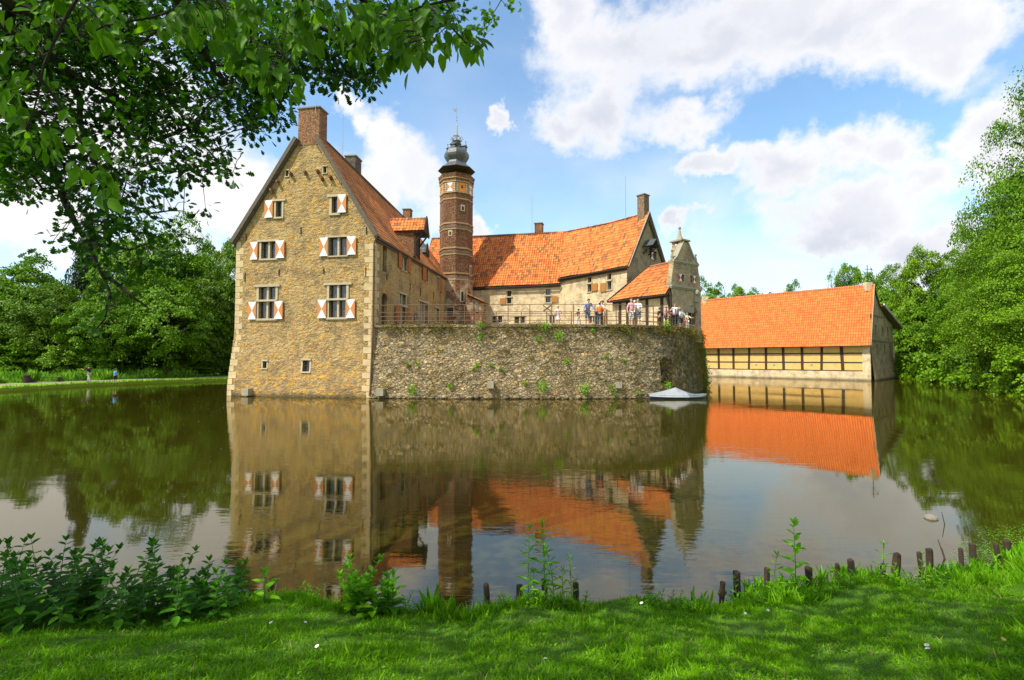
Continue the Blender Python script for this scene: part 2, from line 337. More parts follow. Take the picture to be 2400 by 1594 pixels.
plain('postwood', (.05, .032, .02), .8, .5, 30.); plain('orangepanel', (.66, .22, .03), .7, .1); plain('flint', (.20, .18, .14), .8); plain('twigwood', (.05, .035, .022), .9)
def f(T):
    s = T.node('ShaderNodeSeparateXYZ', {0: T.uv}).outputs; a = T.math('ABSOLUTE', T.math('SUBTRACT', s[0], .5)); b = T.math('ABSOLUTE', T.math('SUBTRACT', s[1], .5))
    n = T.noise(T.pos, 7., 4.); return bsdf(T, T.mix(T.math('LESS_THAN', a, b), T.mix(n, (.46, .17, .045), (.58, .24, .08)), T.mix(n, (.66, .66, .64), (.80, .80, .78))), .6)
mat('hourglass', f)
def f(T):
    s = T.node('ShaderNodeSeparateXYZ', {0: T.uv}).outputs; a = T.math('ABSOLUTE', T.math('SUBTRACT', s[0], .5)); b = T.math('ABSOLUTE', T.math('SUBTRACT', s[1], .5))
    return bsdf(T, T.mix(T.math('LESS_THAN', a, b), (.34, .035, .02), (.70, .68, .64)), .6)
mat('hourglass_red', f)
def f(T):
    s = T.node('ShaderNodeSeparateXYZ', {0: T.vmath('FRACTION', T.vmath('MULTIPLY', T.uv, (6., 7.5, 1)))}).outputs
    g = T.math('MAXIMUM', T.math('LESS_THAN', s[0], .13), T.math('LESS_THAN', s[1], .11)); n = T.noise(T.pos, 3., 2.)
    return bsdf(T, T.mix(g, (.012, .012, .014), (.13, .12, .11)), T.math('ADD', T.math('MULTIPLY', g, .4), .12), n, .01, .5, 1.)
mat('leaded_glass', f)
def f(T):
    n = T.noise(T.vmath('MULTIPLY', T.pos, (1, 1, 5)), 4., 3.); return bsdf(T, T.mix(n, (.03, .033, .036), (.11, .12, .125)), .42, n, .03, .6, .5)
mat('slate', f)
def m_leaf(c1, c2, tr=.35, rough=.5, dark=.0):
    def f(T):
        g = T.node('ShaderNodeNewGeometry'); r = g.outputs['Random Per Island']; n = T.noise(T.pos, .5 if dark == 0 else 1.5, 3.)
        c = T.mix(r, c1, c2); c = T.mix(T.step(n, .4, .65, 0., .35), c, tuple(min(1, x * 1.5) for x in c2))
        b = T.node('ShaderNodeBsdfPrincipled', {'Base Color': c, 'Roughness': rough, 'Specular IOR Level': .18})
        t = T.node('ShaderNodeBsdfTranslucent', {'Color': T.mix(.5, c, T.mix(1., c, (1.5, 1.5, .35), 'MULTIPLY'))})
        m = T.node('ShaderNodeMixShader', {0: tr, 1: b.outputs[0], 2: t.outputs[0]}); return m.outputs[0]
    return f
mat('leaf_mid', m_leaf((.045, .125, .003), (.135, .27, .006), .22)); mat('leaf_light', m_leaf((.060, .145, .003), (.165, .30, .008), .2)); mat('leaf_dark', m_leaf((.040, .10, .005), (.115, .21, .008), .22))
mat('leaf_conifer', m_leaf((.014, .035, .010), (.035, .065, .016), .15)); mat('leaf_birch', m_leaf((.07, .14, .03), (.17, .26, .06)))
mat('leaf_oak', m_leaf((.006, .032, .001), (.034, .115, .003), .42)); mat('leaf_cherry', m_leaf((.028, .10, .002), (.13, .30, .005), .48)); mat('leaf_nettle', m_leaf((.022, .10, .004), (.08, .24, .008), .35)); mat('leaf_bright', m_leaf((.07, .25, .005), (.19, .44, .01), .4))
mat('leaf_wall', m_leaf((.10, .24, .012), (.24, .45, .03), .35)); mat('leaf_moss', m_leaf((.10, .11, .02), (.26, .20, .04), .3)); mat('grassblade', m_leaf((.055, .17, .002), (.17, .38, .003), .4, .55)); mat('reed', m_leaf((.09, .25, .015), (.22, .42, .04), .4)); mat('weed', m_leaf((.06, .20, .008), (.16, .36, .02), .2))
def f(T):
    n = T.noise(T.pos, .8, 5.); fi = T.noise(T.pos, 14., 5., .7); c = T.mix(n, (.045, .12, .004), (.09, .19, .006)); c = T.mix(T.step(fi, .45, .7), c, (.035, .08, .012)); return bsdf(T, c, .95, fi, .05, .8)
mat('lawn', f)
def f(T):
    n = T.noise(T.pos, .25, 5.); fi = T.noise(T.pos, 6., 5., .7); c = T.mix(n, (.15, .25, .010), (.27, .37, .03)); c = T.mix(T.step(fi, .5, .75, 0., .6), c, (.05, .10, .02)); return bsdf(T, c, .95, fi, .05, .8)
mat('meadow', f)
plain('gravel', (.24, .21, .16), .95, .15, 3.)
def f(T):
    p = T.pos; s = T.vmath('MULTIPLY', p, (.55, 1.7, 1.)); n1 = T.noise(s, 1.3, 2., .5); n2 = T.noise(s, 5.5, 3., .55); gust = T.step(T.noise(p, .16, 3.), .38, .62, .15, 1.)
    h = T.math('ADD', T.math('MULTIPLY', n1, .5), T.math('MULTIPLY', n2, .22)); h = T.math('MULTIPLY', h, gust)
    b = T.node('ShaderNodeBump', {'Height': h, 'Distance': .016, 'Strength': .55}).outputs[0]
    mud = T.mix(T.noise(p, .25, 4.), (.022, .021, .002), (.034, .029, .003))
    d = T.node('ShaderNodeBsdfDiffuse', {0: mud}); g = T.node('ShaderNodeBsdfGlossy', {0: (.98, .92, .80), 'Roughness': .025, 'Normal': b})
    fr = T.node('ShaderNodeFresnel', {'IOR': 1.75, 'Normal': b}).outputs[0]; fr = T.math('ADD', T.math('MULTIPLY', fr, .88), .04, clamp=True)
    return T.node('ShaderNodeMixShader', {0: fr, 1: d.outputs[0], 2: g.outputs[0]}).outputs[0]
mat('water', f)

# ------------------------------------------------------------------ plan of the castle (G scales the survey to metres)
G = 1.109
def g(x, y, z=0.): return Vector((x * G, y * G, z * G))
def sm(x, a, b):
    t = max(0., min(1., (x - a) / (b - a))); return t * t * (3 - 2 * t)

def window(root, P, op, frame='sandstone', fw=.16, mull=1, trans=None, lintel=None, proud=.05, deep=.22, bars=False, pane=True, sill=True):
    u0, z0, u1, z1 = op; m = MB()
    if fw:
        m.pbox(P, u0 - fw, z0, u0, z1, -.1, proud); m.pbox(P, u1, z0, u1 + fw, z1, -.1, proud)
        lw = fw if lintel is None else lintel
        m.pbox(P, u0 - lw, z1, u1 + lw, z1 + fw * .9, -.1, proud + .06); 
        if sill: m.pbox(P, u0 - fw, z0 - fw * .8, u1 + fw, z0, -.1, proud + .04)
    for i in range(mull):
        c = u0 + (u1 - u0) * (i + 1) / (mull + 1); m.pbox(P, c - .07, z0, c + .07, z1, -deep + .01, -.02)
    if trans is not None: m.pbox(P, u0 - fw, trans - .06, u1 + fw, trans + .07, -deep + .01, proud + .09)
    if not m.v: m.pbox(P, u0 - .03, z0 - .05, u1 + .03, z0, -.1, .03)
    w = m.build('window', M[frame], root)
    if pane:
        q = MB(); q.quad(P.p(u0, z0, -deep), P.p(u1, z0, -deep), P.p(u1, z1, -deep), P.p(u0, z1, -deep)); q.build('pane', M['leaded_glass'], w)
    if bars:
        b = MB()
        for i in (1, 2, 3): c = u0 + (u1 - u0) * i / 4; b.tube([P.p(c, z0, -.12), P.p(c, z1, -.12)], .015, 5)
        c = (z0 + z1) / 2; b.tube([P.p(u0, c, -.12), P.p(u1, c, -.12)], .015, 5); b.build('window_bars', M['iron'], w)
    return w
def shutter(w, P, r, m='hourglass', o=.07):
    b = MB(); b.pbox(P, *r, o, o + .05); s = b.build('shutter', M[m], w)
    return s

# ---- the gabled wing on the left
Ag, Cg = (-17.74 * G, 30.71 * G), (-8.23 * G, 29.0 * G)
GP = Plane(Ag, Cg, lambda u, z: .2 * sm(z, 4.8, -.2) + .03 * noise.noise(Vector((u * .8, z * .8, 3.))))
wing = empty('castle_wing', (-13 * G, 31 * G, 0), 'tall ochre stone wing with steep gable, red and white shutters and brown tiled roof', 'castle wing')
E_end = (-8.23 + .134 * 17.2, 46.2)
SP = Plane(Cg, (E_end[0] * G, E_end[1] * G), lambda u, z: .02 * noise.noise(Vector((u * .8, z * .8, 9.))))
uL, zL = GP.hit(555, 562); uR, zR = GP.hit(878, 549); uR = GP.L; zR += .05
c0, zc0 = GP.hit(699, 327); c1, zc1 = GP.hit(748, 325); ua = GP.hit(724, 300)[0]; za = GP.hit(724, 289)[1]; zct = GP.hit(748, 252)[1]
holes_px = [(613, 566.8, 647, 606.4), (771.8, 556.6, 813.9, 599.5), (607, 672.6, 646, 746.7), (771.8, 668, 812, 744), (647.3, 472, 661.2, 509), (778, 462, 792, 500),
            (670, 400, 676, 414), (758, 391, 765.6, 406), (618.6, 846.6, 627.7, 862.7), (711.6, 844.5, 727.6, 870.7)]
gh = [GP.rect(*h) for h in holes_px]
m = MB(); wall(m, GP, [(-.05, -.7), (GP.L - .0, -.7), (GP.L, zR), (c1, zc1 - .1), (ua, za - .4), (c0, zc0 - .1), (uL, zL), (uL, 5.), (uL * .5, 2.2)], gh, .26, .5)
Ab, Cb = (-15.4 * G, 48. * G), (-5.8 * G, 47.2 * G)
side_px = {'slit': (897.3, 573, 906.5, 639), 'arch': (894.4, 687.6, 907, 762), 'w1': (940, 596, 952.6, 634), 'w2': (997.6, 628, 1003, 661), 'w3': (1023.6, 650, 1028, 682), 'l1': (934.8, 690, 950, 760), 'l2': (982.4, 709.5, 1002.5, 759), 'l3': (1019.7, 723, 1028, 755)}
sh = {k: SP.rect(*v) for k, v in side_px.items()}
wall(m, SP, [(0.002, -.7), (SP.L, -.7), (SP.L, 9.95 * G), (0.002, 9.78 * G)], list(sh.values()), .3, .8)
LP = Plane(Ab, (Ag[0] + uL * GP.T.x, Ag[1] + uL * GP.T.y)); wall(m, LP, [(0, -.7), (LP.L, -.7), (LP.L, zL), (0, zL)], [], .3, 2.)
BP = Plane(Cb, Ab); wall(m, BP, [(0, 2.), (BP.L, 2.), (BP.L, zL), (BP.L / 2, 15.8 * G), (0, 9.9 * G)], [], .3, 2.)
m.build('wall', M['stone_gable'], wing)
ridge0 = GP.p(ua, za - .05, -.02); ridge1 = g(-10.2, 47.4, 15.9); rm = ridge0.lerp(ridge1, .55) - Vector((0, 0, .25))
er0 = GP.p(GP.L + .18, zR - .22, -.02); er1 = g(-5.75, 47.2, 9.85)
tile_roof('roof', [(er0, ridge0), (er0.lerp(er1, .55) - Vector((0, 0, .1)), rm), (er1, ridge1)], M['tile_old'], wing, sag=.14, amp=.025)
el0 = GP.p(uL - .25, zL - .3, -.02); el1 = g(-15.9, 48.2, 9.5)
tile_roof('roof', [(el0, ridge0), (el1, ridge1)], M['tile_old'], wing, sub=2, sag=.1)
for ee, cc, zz in ((el0, c0 - .05, zc0 + .05), (er0, c1 + .05, zc1 + .02)): tile_roof('roof_edge', [(ee + GP.N * .24, GP.p(cc, zz, .22)), (ee, GP.p(cc, zz, -.02))][::(1 if cc == c0 - .05 else -1)], M['tile_old'], wing, tw=.24)
# verge boards
for a, b, nm in ((GP.p(uL - .22, zL - .22, .27), GP.p(c0 - .02, zc0 + .05, .27), 'verge_board'), (GP.p(GP.L + .2, zR - .2, .27), GP.p(c1 - .1, zc1 + .12, .27), 'verge_board')):
    m = MB(); mid = a.lerp(b, .5) + Vector((0, 0, -.04)); up = (b - a).cross(GP.N); up.normalize()
    m.bar(a, mid, .09, .26, up); m.bar(mid, b, .09, .26, up); m.build(nm, M['oldwood'], wing)
m = MB(); m.bar(el0 - Vector((.05, 0, .1)), el0 + (el1 - el0) + Vector((0, 0, -.1)), .14, .12); m.build('gutter', M['lead'], wing)
m = MB(); m.bar(er0 + Vector((.06, 0, -.12)), er1 + Vector((.06, 0, -.12)), .13, .11); m.bar(er0 + Vector((-.1, .1, -.22)), er1 + Vector((-.1, 0, -.22)), .1, .2); m.build('gutter', M['oldwood'], wing)
# chimneys
def chimney(root, P, u0, u1, z0, z1, d, mt, cap='flint', o=.0, pot=False):
    m = MB(); m.pbox(P, u0, z0, u1, z1, -d, o); c = m.build('chimney', M[mt], root)
    k = MB(); k.pbox(P, u0 - .07, z1, u1 + .07, z1 + .09, -d - .07, o + .07)
    if pot: q = P.p((u0 + u1) / 2, z1 + .09, -d / 2); k.lathe([(.28, 0), (.3, .05), (.26, .16), (.05, .2)], q, 12)
    k.build('chimney_cap', M[cap], c); return c
chimney(wing, GP, c0, c1, zc0 - .45, zct, .95, 'brick', o=.025)
q = at(822, 380, 36.3 * G); CP = Plane((q.x - .5, q.y + .05), (q.x + .5, q.y - .05)); chimney(wing, CP, 0, .92, 15. * G, at(822, 366, 36.3 * G).z, 1.2, 'brick_grey', pot=True)
q = at(944, 500, 46.5 * G); CP = Plane((q.x, q.y), (q.x + 1, q.y - .1)); chimney(wing, CP, 0, .8, 14. * G, at(955, 491, 46.5 * G).z, .8, 'brick')
def rod(root, px, y0, y1, Y, r=.018):
    a = at(px, y1, Y); b = at(px, y0, Y); b.x = a.x; m = MB(); m.tube([a - Vector((0, 0, .4)), b], [r * 1.3, r], 5); m.build('lightning_rod', M['lead'], root)
rod(wing, 803, 268, 362, 35.6 * G); rod(wing, 740, 236, 252, 29.6 * G)
# gable windows
w = window(wing, GP, gh[0], mull=1, fw=.14, lintel=.3); shutter(w, GP, GP.rect(588, 568, 606, 609)); shutter(w, GP, GP.rect(647.8, 564.6, 668.7, 605.6))
w = window(wing, GP, gh[1], mull=1, fw=.1, lintel=.25); shutter(w, GP, GP.rect(751, 558, 770.5, 601)); shutter(w, GP, GP.rect(814.7, 555, 836, 597.6))
w = window(wing, GP, gh[2], mull=1, fw=.17, lintel=.35, trans=GP.hit(626, 705)[1]); shutter(w, GP, GP.rect(583.6, 708, 602.3, 749)); shutter(w, GP, GP.rect(644.7, 706, 664.7, 748))
w = window(wing, GP, gh[3], mull=1, fw=.17, lintel=.4, trans=GP.hit(792, 702)[1]); shutter(w, GP, GP.rect(745.8, 703, 766.5, 746)); shutter(w, GP, GP.rect(811.8, 702, 833.4, 745.7))
w = window(wing, GP, gh[4], mull=0, fw=.14, lintel=.3); shutter(w, GP, GP.rect(622, 470.5, 641.5, 511))
w = window(wing, GP, gh[5], mull=0, fw=.18, lintel=.3); shutter(w, GP, GP.rect(792.6, 457, 813, 499))
for k in (6, 7): window(wing, GP, gh[k], mull=0, fw=.07, proud=.02)
window(wing, GP, gh[8], mull=0, fw=.1, proud=.02); window(wing, GP, gh[9], mull=0, fw=.12, proud=.02, bars=True)
# corbels, wall anchors, stone blocks
for px, py in ((684, 408.6), (717.6, 405), (746.6, 402), (654, 427.6), (639.5, 447), (756.7, 418.7), (776.8, 416.4)):
    u, z = GP.hit(px, py); m = MB(); m.pbox(GP, u - .07, z - .07, u + .07, z + .07, -.05, .30); m.pbox(GP, u - .055, z - .2, u + .055, z - .07, -.05, .17); m.build('corbel', M['brick'], wing)
for px, py in ((777, 433), (800, 431), (665, 436), (679, 427)):
    u, z = GP.hit(px, py); m = MB(); m.pbox(GP, u - .04, z - .06, u + .04, z + .06, -.02, .012); m.build('putlog_hole', M['iron'], wing)
for px, y0, y1 in ((705.8, 532.5, 550), (577.7, 548, 564), (859, 532, 549), (575, 639, 660), (654.5, 631, 647), (759, 627, 642), (857.5, 627, 648.5)):
    u, z1 = GP.hit(px, y0); z0 = GP.hit(px, y1)[1]; m = MB(); m.pbox(GP, u - .02, z0, u + .02, z1, -.02, .045); m.pbox(GP, u - .05, (z0 + z1) / 2 - .02, u + .05, (z0 + z1) / 2 + .02, -.02, .06); m.build('wall_anchor', M['iron'], wing)
for px, y0, y1 in ((961, 663, 681), (985, 675, 695), (1016, 684, 700), (906.5, 640, 657)):
    u, z1 = SP.hit(px, y0); z0 = SP.hit(px, y1)[1]; m = MB(); m.pbox(SP, u - .02, z0, u + .02, z1, -.02, .045); m.build('wall_anchor', M['iron'], wing)
r = GP.rect(581.7, 909.6, 596.4, 925.6); m = MB(); m.pbox(GP, *r, -.1, .45); m.build('stone_block', M['sandstone_grey'], wing)
# ashlar quoins at the lit corner
m = MB(); z = .0; i = 0
while z < 9.2 * G:
    h = .38 + .12 * random.random(); wq = .75 if i % 2 else .42
    m.pbox(GP, GP.L - wq, z + .015, GP.L + .012, z + h - .015, -.3 if i % 2 else -.6, .014); z += h; i += 1
m.build('quoins', M['quoin'], wing)
m = MB(); z = .0; i = 0
while z < 9.4 * G:
    h = .38 + .12 * random.random(); wq = .6 if i % 2 else .35; b = uL - .01 - .33 * sm(z, 5., 0.)
    m.pbox(GP, b, z + .015, b + wq, z + h - .015, -.3, .014); z += h; i += 1
m.build('quoins', M['quoin'], wing)
# downpipe
pts = [GP.p(GP.L + .25, zR - .25, .3), GP.p(GP.L + .1, zR - .42, .16), GP.p(GP.L - .05, zR - .75, .1), GP.p(GP.L - .06, 4.6, .1), GP.p(GP.L - .1, .6, .12), GP.p(GP.L - .14, .15, .14)]
m = MB(); m.tube(pts, .055, 8)
for z in (2, 4, 6, 8, 9.8): m.tube([GP.p(GP.L - .06, z, .1), GP.p(GP.L - .06, z + .06, .1)], .075, 8)
m.build('downpipe', M['rust'], wing)
# side wall openings
window(wing, SP, sh['slit'], mull=0, fw=0); window(wing, SP, sh['arch'], mull=0, fw=0)
for k, rise in (('slit', .35), ('arch', .45)):
    u0, z0, u1, z1 = sh[k]; m = MB(); n = 9; cu = (u0 + u1) / 2; hw = (u1 - u0) / 2
    pts = [(cu - hw * math.cos(math.pi * i / n), z1 - rise + rise * math.sin(math.pi * i / n)) for i in range(n + 1)]
    for i in range(n):      # spandrels that round the top of the opening
        a, b = pts[i], pts[i + 1]; m.hexa([SP.p(a[0], a[1], -.24), SP.p(b[0], b[1], -.24), SP.p(b[0], b[1], .01), SP.p(a[0], a[1], .01), SP.p(a[0], z1 + .02, -.24), SP.p(b[0], z1 + .02, -.24), SP.p(b[0], z1 + .02, .01), SP.p(a[0], z1 + .02, .01)])
    m.build('arch', M['brick'], wing)
w = window(wing, SP, sh['w1'], mull=1, fw=.1); u0, z0, u1, z1 = sh['w1']
shutter(w, SP, (u0 - .75, z0, u0 - .08, z1), 'redbrown'); shutter(w, SP, (u1 + .08, z0, u1 + .75, z1), 'redbrown')
w = window(wing, SP, sh['w2'], mull=0, fw=.1); u0, z0, u1, z1 = sh['w2']; shutter(w, SP, (u0 - 1.1, z0, u0 - .1, z1), 'redbrown')
w = window(wing, SP, sh['w3'], mull=0, fw=.1); u0, z0, u1, z1 = sh['w3']; shutter(w, SP, (u1 + .1, z0, u1 + 1., z1), 'redbrown')
u0, z0, u1, z1 = sh['l1']; w = window(wing, SP, sh['l1'], mull=1, fw=.14, trans=SP.hit(942, 717)[1]); zt = SP.hit(942, 717)[1]
shutter(w, SP, (u0 - .9, z0, u0 - .1, zt - .1), 'redbrown'); shutter(w, SP, (u1 + .1, z0, u1 + .8, zt - .1), 'redbrown')
window(wing, SP, sh['l2'], mull=2, fw=.14, lintel=.35); window(wing, SP, sh['l3'], mull=1, fw=.14, lintel=.3)
# hoist dormer
def dormer(root, Yc, hw, zr, ze, xin, xout, roofm='tile_hall', hood=True):
    a = Vector((xin, Yc + .1, zr)); b = Vector((xout, Yc - .12, zr)); dz = Vector((0, 0, ze - zr)); s = Vector((0, -hw, 0))
    tile_roof('dormer_roof', [(a + dz + s, a), (b + dz + s, b)], M[roofm], root, tw=.27, th=.33); tile_roof('dormer_roof', [(b + dz - s, b), (a + dz - s, a)], M[roofm], root, tw=.27, th=.33)
    xf = xout - (.85 if hood else .25) * G; y0, y1 = Yc - hw + .18, Yc + hw - .18; m = MB(); zb = 9.9 * G
    m.add([(xin, y0, zb), (xf, y0, zb), (xf, y0, ze + .1), (xin, y0, ze + .1), (xin, y1, zb), (xf, y1, zb), (xf, y1, ze + .1), (xin, y1, ze + .1), (xf, Yc, zr - .15)], [(0, 1, 2, 3), (5, 4, 7, 6), (1, 5, 6, 8, 2)])
    d = m.build('dormer_wall', M['brick'], root); k = MB()
    k.bar(b + Vector((-.08, 0, .02)), b + dz + s + Vector((-.08, -.1, -.1)), .08, .24); k.bar(b + Vector((-.08, 0, .02)), b + dz - s + Vector((-.08, .1, -.1)), .08, .24)
    if hood:
        k.add([b + Vector((-.1, 0, -.1)), b + dz + s * .85 + Vector((-.1, 0, 0)), b + dz - s * .85 + Vector((-.1, 0, 0))], [(0, 1, 2)])
        for sy in (y0, y1): k.bar((xf + .05, sy, zb), (xf + .05, sy, ze + .1), .14, .14); k.bar((xf + .05, sy, ze - .9), (xout - .2, sy, ze + .05), .1, .12); k.bar((xf, sy, ze + .08), (xout, sy, ze + .08), .12, .14)
        k.bar((xf + .03, y0, zb + .3), (xf + .03, y1, zb + .3), .1, .12)
        p = MB(); p.box(xf + .01, y0 + .2, zb + .35, xf + .04, y1 - .2, ze); p.build('hatch', M['darkwood'], d)
    k.build('barge_board', M['darkwood'], d)
ry = 36.4 * G; rz = at(1002.5, 510.6, ry).z; dormer(wing, ry, .98 * G, rz, rz - 1.25 * G, -9.2 * G, at(1003, 511, ry).x)
ry = 42.2 * G; rz = at(1000, 573, ry).z; dormer(wing, ry, .75 * G, rz, rz - .9 * G, -8.5 * G, at(1004, 574, ry).x, 'slate', False)

# ---- stair tower
TX, TY = -5.32 * G, 46. * G; TR = 1.56 * G; A0 = R(4.5)
tower = empty('stair_tower', (TX, TY, 0), 'slender octagonal brick stair tower with slate onion dome and crown', 'tower')
def ztw(y): return CAMZ + (841.7 - y) * (44.4 * G) / F
c = (TX, TY, 0)
m = MB(); zb = ztw(645); m.lathe([(TR, zb), (TR, ztw(422))], c, 8, A0); m.build('wall', M['brick_tower'], tower)
m = MB(); m.lathe([(TR * 1.03, 3.), (TR * 1.03, zb)], c, 8, A0); m.build('wall', M['brick_plastered'], tower)
m = MB(); m.lathe([(TR, ztw(422)), (TR, ztw(418)), (TR * 1.05, ztw(416)), (TR * 1.05, ztw(410)), (TR * 1.13, ztw(398))], c, 8, A0); m.build('cornice', M['brick_tower'], tower)
for y, h, k, mt in ((518, .16, 1.05, 'sandstone'), (531.6, .16, 1.03, 'sandstone'), (577.6, .16, 1.05, 'sandstone'), (592, .16, 1.03, 'sandstone'), (638, .16, 1.06, 'sandstone'), (653, .18, 1.05, 'sandstone'), (459, .14, 1.03, 'sandstone'), (443, .16, 1.04, 'sandstone'), (417, .16, 1.05, 'sandstone'), (409, .1, 1.09, 'sandstone'), (524, .2, 1.02, 'brick'), (584, .2, 1.02, 'brick'), (645, .22, 1.04, 'brick')):
    z = ztw(y); m = MB(); m.lathe([(TR * k, z - h / 2), (TR * k, z + h / 2)], c, 8, A0); m.build('string_course', M['towerband' if mt == 'sandstone' else mt], tower)
for y in (527, 587, 648):
    m = MB(); z = ztw(y)
    for s in range(8):
        a, b = [Vector((TX + TR * 1.02 * math.sin(A0 + q * math.pi / 4), TY - TR * 1.02 * math.cos(A0 + q * math.pi / 4), z)) for q in (s, s + 1)]
        P = Plane(a, b)
        for i in range(9): u = P.L * (i + .5) / 9; m.pbox(P, u - .035, z - .1, u + .035, z + .06, 0, .05)
    m.build('dentils', M['flint'], tower)
faces = {}
for s in range(-3, 4):
    a, b = [(TX + TR * math.sin(A0 + q * math.pi / 4), TY - TR * math.cos(A0 + q * math.pi / 4)) for q in (s, s + 1)]; faces[s] = Plane(a, b)
z0, z1 = ztw(441), ztw(420)
for s in range(-3, 4):
    P = faces[s]; L = P.L
    m = MB(); m.pbox(P, L * .24, z0, L * .76, z1, 0, .03)
    if s in (-1, 1): m.build('shutter', M['hourglass'], tower)
    else: o = m.build('panel', M['orangepanel'], tower); k = MB(); k.pbox(P, L * .43, (z0 + z1) / 2 - .14, L * .57, (z0 + z1) / 2 + .14, .03, .04); k.build('loophole', M['iron'], o)
    for u in (L * .13, L * .87):
        m = MB()
        for i in range(4):
            zz = z0 + (z1 - z0) * (i + .15) / 4; hh = (z1 - z0) / 4 * .6; m.pbox(P, u - L * .085, zz, u + L * .085, zz + hh, 0, .05)
        m.pbox(P, u - L * .06, z0, u + L * .06, z1, 0, .012); m.build('banded_pilaster', M['sandstone'], tower)
for s, px, y0, y1, fw in ((0, 1084.5, 484, 493, .08), (-1, 1055.5, 543, 551, .08), (1, 1102, 626, 646, .1), (0, 1083, 684, 706, .1), (1, 1102, 745, 757, .06)):
    P = faces[s]; u, zz1 = P.hit(px, y0); zz0 = P.hit(px, y1)[1]; u = max(.25, min(P.L - .25, u)); o = .05 if y0 > 600 else 0
    m = MB(); m.pbox(P, u - .14 - fw, zz0 - fw, u + .14 + fw, zz1 + fw * 2, 0, .03 + o); w = m.build('window', M['sandstone'], tower); k = MB(); k.pbox(P, u - .12, zz0, u + .12, zz1, .03 + o, .035 + o); k.build('pane', M['iron'], w)
P = faces[-1]; u0, z0 = P.hit(1049, 741); u1, z1 = P.hit(1063, 721); m = MB(); m.pbox(P, u0 - .1, z0 - .08, u1 + .1, z1 + .12, 0, .09); w = m.build('window', M['sandstone'], tower); k = MB(); k.pbox(P, u0, z0, u1, z1, .09, .1); k.build('pane', M['leaded_glass'], w)
zt = at(1069, 397, 46 * G).z - .35
def oz(y): return at(1069, y, 46 * G).z
m = MB(); m.lathe([(1.80 * G, zt + .1), (1.76 * G, zt + .16), (1.22 * G, oz(392)), (1.0 * G, oz(386)), (.90 * G, oz(381.6)), (1.0 * G, oz(378)), (1.15 * G, oz(372)), (1.2 * G, oz(367)), (1.17 * G, oz(362)), (1.04 * G, oz(356.5)), (.78 * G, oz(352)), (.40 * G, oz(349)), (.34 * G, oz(343)), (.46 * G, oz(338.5)), (.46 * G, oz(337)), (.3 * G, oz(335)), (.3 * G, oz(331)), (.1 * G, oz(330))], c, 8, A0); dome = m.build('dome', M['slate'], tower); m = MB(); m.lathe([(1.2 * G, zt - .02), (1.74 * G, zt + .07)], c, 8, A0); m.build('soffit', M['darkwood'], tower)
m = MB(); m.lathe([(.36 * G, oz(333)), (.42 * G, oz(332)), (.42 * G, oz(330.4)), (.3 * G, oz(330))], c, 12)
for k in range(8):
    a = k * math.pi / 4; d = Vector((math.sin(a), -math.cos(a), 0)); b = Vector(c)
    m.tube([b + d * .40 * G + Vector((0, 0, oz(331))), b + d * .58 * G + Vector((0, 0, oz(327))), b + d * .5 * G + Vector((0, 0, oz(321.5))), b + d * .2 * G + Vector((0, 0, oz(319))), b + Vector((0, 0, oz(317.5)))], .035, 5)
    m.lathe([(.01, -.05), (.05, 0), (.01, .05)], b + d * .6 * G + Vector((0, 0, oz(327))), 6)
m.build('crown', M['lead'], tower)
for s in (-1, 1, 3, 5):
    a = A0 + (s + .5) * math.pi / 4; d = Vector((math.sin(a), -math.cos(a), 0)); q = Vector(c) + d * .85 * G; P = Plane((q - d.cross(Vector((0, 0, 1))) * -.3)[:2], (q + d.cross(Vector((0, 0, 1))) * -.3)[:2])
    zz = oz(356); m = MB(); m.pbox(P, 0.05, zz, P.L - .05, zz + .38, -.5, .12); 
    m.add([P.p(-.03, zz + .38, .2), P.p(P.L + .03, zz + .38, .2), P.p(P.L / 2, zz + .62, .2), P.p(-.03, zz + .38, -.5), P.p(P.L + .03, zz + .38, -.5), P.p(P.L / 2, zz + .62, -.5)], [(0, 1, 2), (3, 5, 4), (0, 2, 5, 3), (1, 4, 5, 2), (0, 3, 4, 1)])
    m.tube([P.p(P.L / 2, zz + .55, .1), P.p(P.L / 2, zz + .95, .1)], .03, 5); m.lathe([(.01, 0), (.07, .06), (.01, .12)], P.p(P.L / 2, zz + .88, .1), 8); o = m.build('dormer', M['slate'], dome)
m = MB(); m.lathe([(.09, oz(319)), (.06, oz(292)), (.03, oz(290.5))], c, 8); m.tube([Vector(c) + Vector((0, 0, oz(292))), Vector(c) + Vector((0, 0, oz(251)))], .022, 5)
for y in (283, 275): m.lathe([(.01, -.05), (.07, 0), (.01, .05)], (TX, TY, oz(y)), 8)
m.build('spire', M['lead'], tower)
m = MB(); q = Vector((TX, TY, oz(256.5)))
for a, b in (((0, 0), (-.42, .12)), ((0, -.28), (-.30, -.17)), ((-.42, .12), (-.30, -.17)), ((-.1, -.1), (-.3, .0))): m.bar(q + Vector((a[0] * G, 0, a[1] * G)), q + Vector((b[0] * G, 0, b[1] * G)), .03, .03)
m.box(q.x - .3, q.y - .006, q.z - .2, q.x - .04, q.y + .006, q.z + .02); m.build('weather_vane', M['lead'], tower)

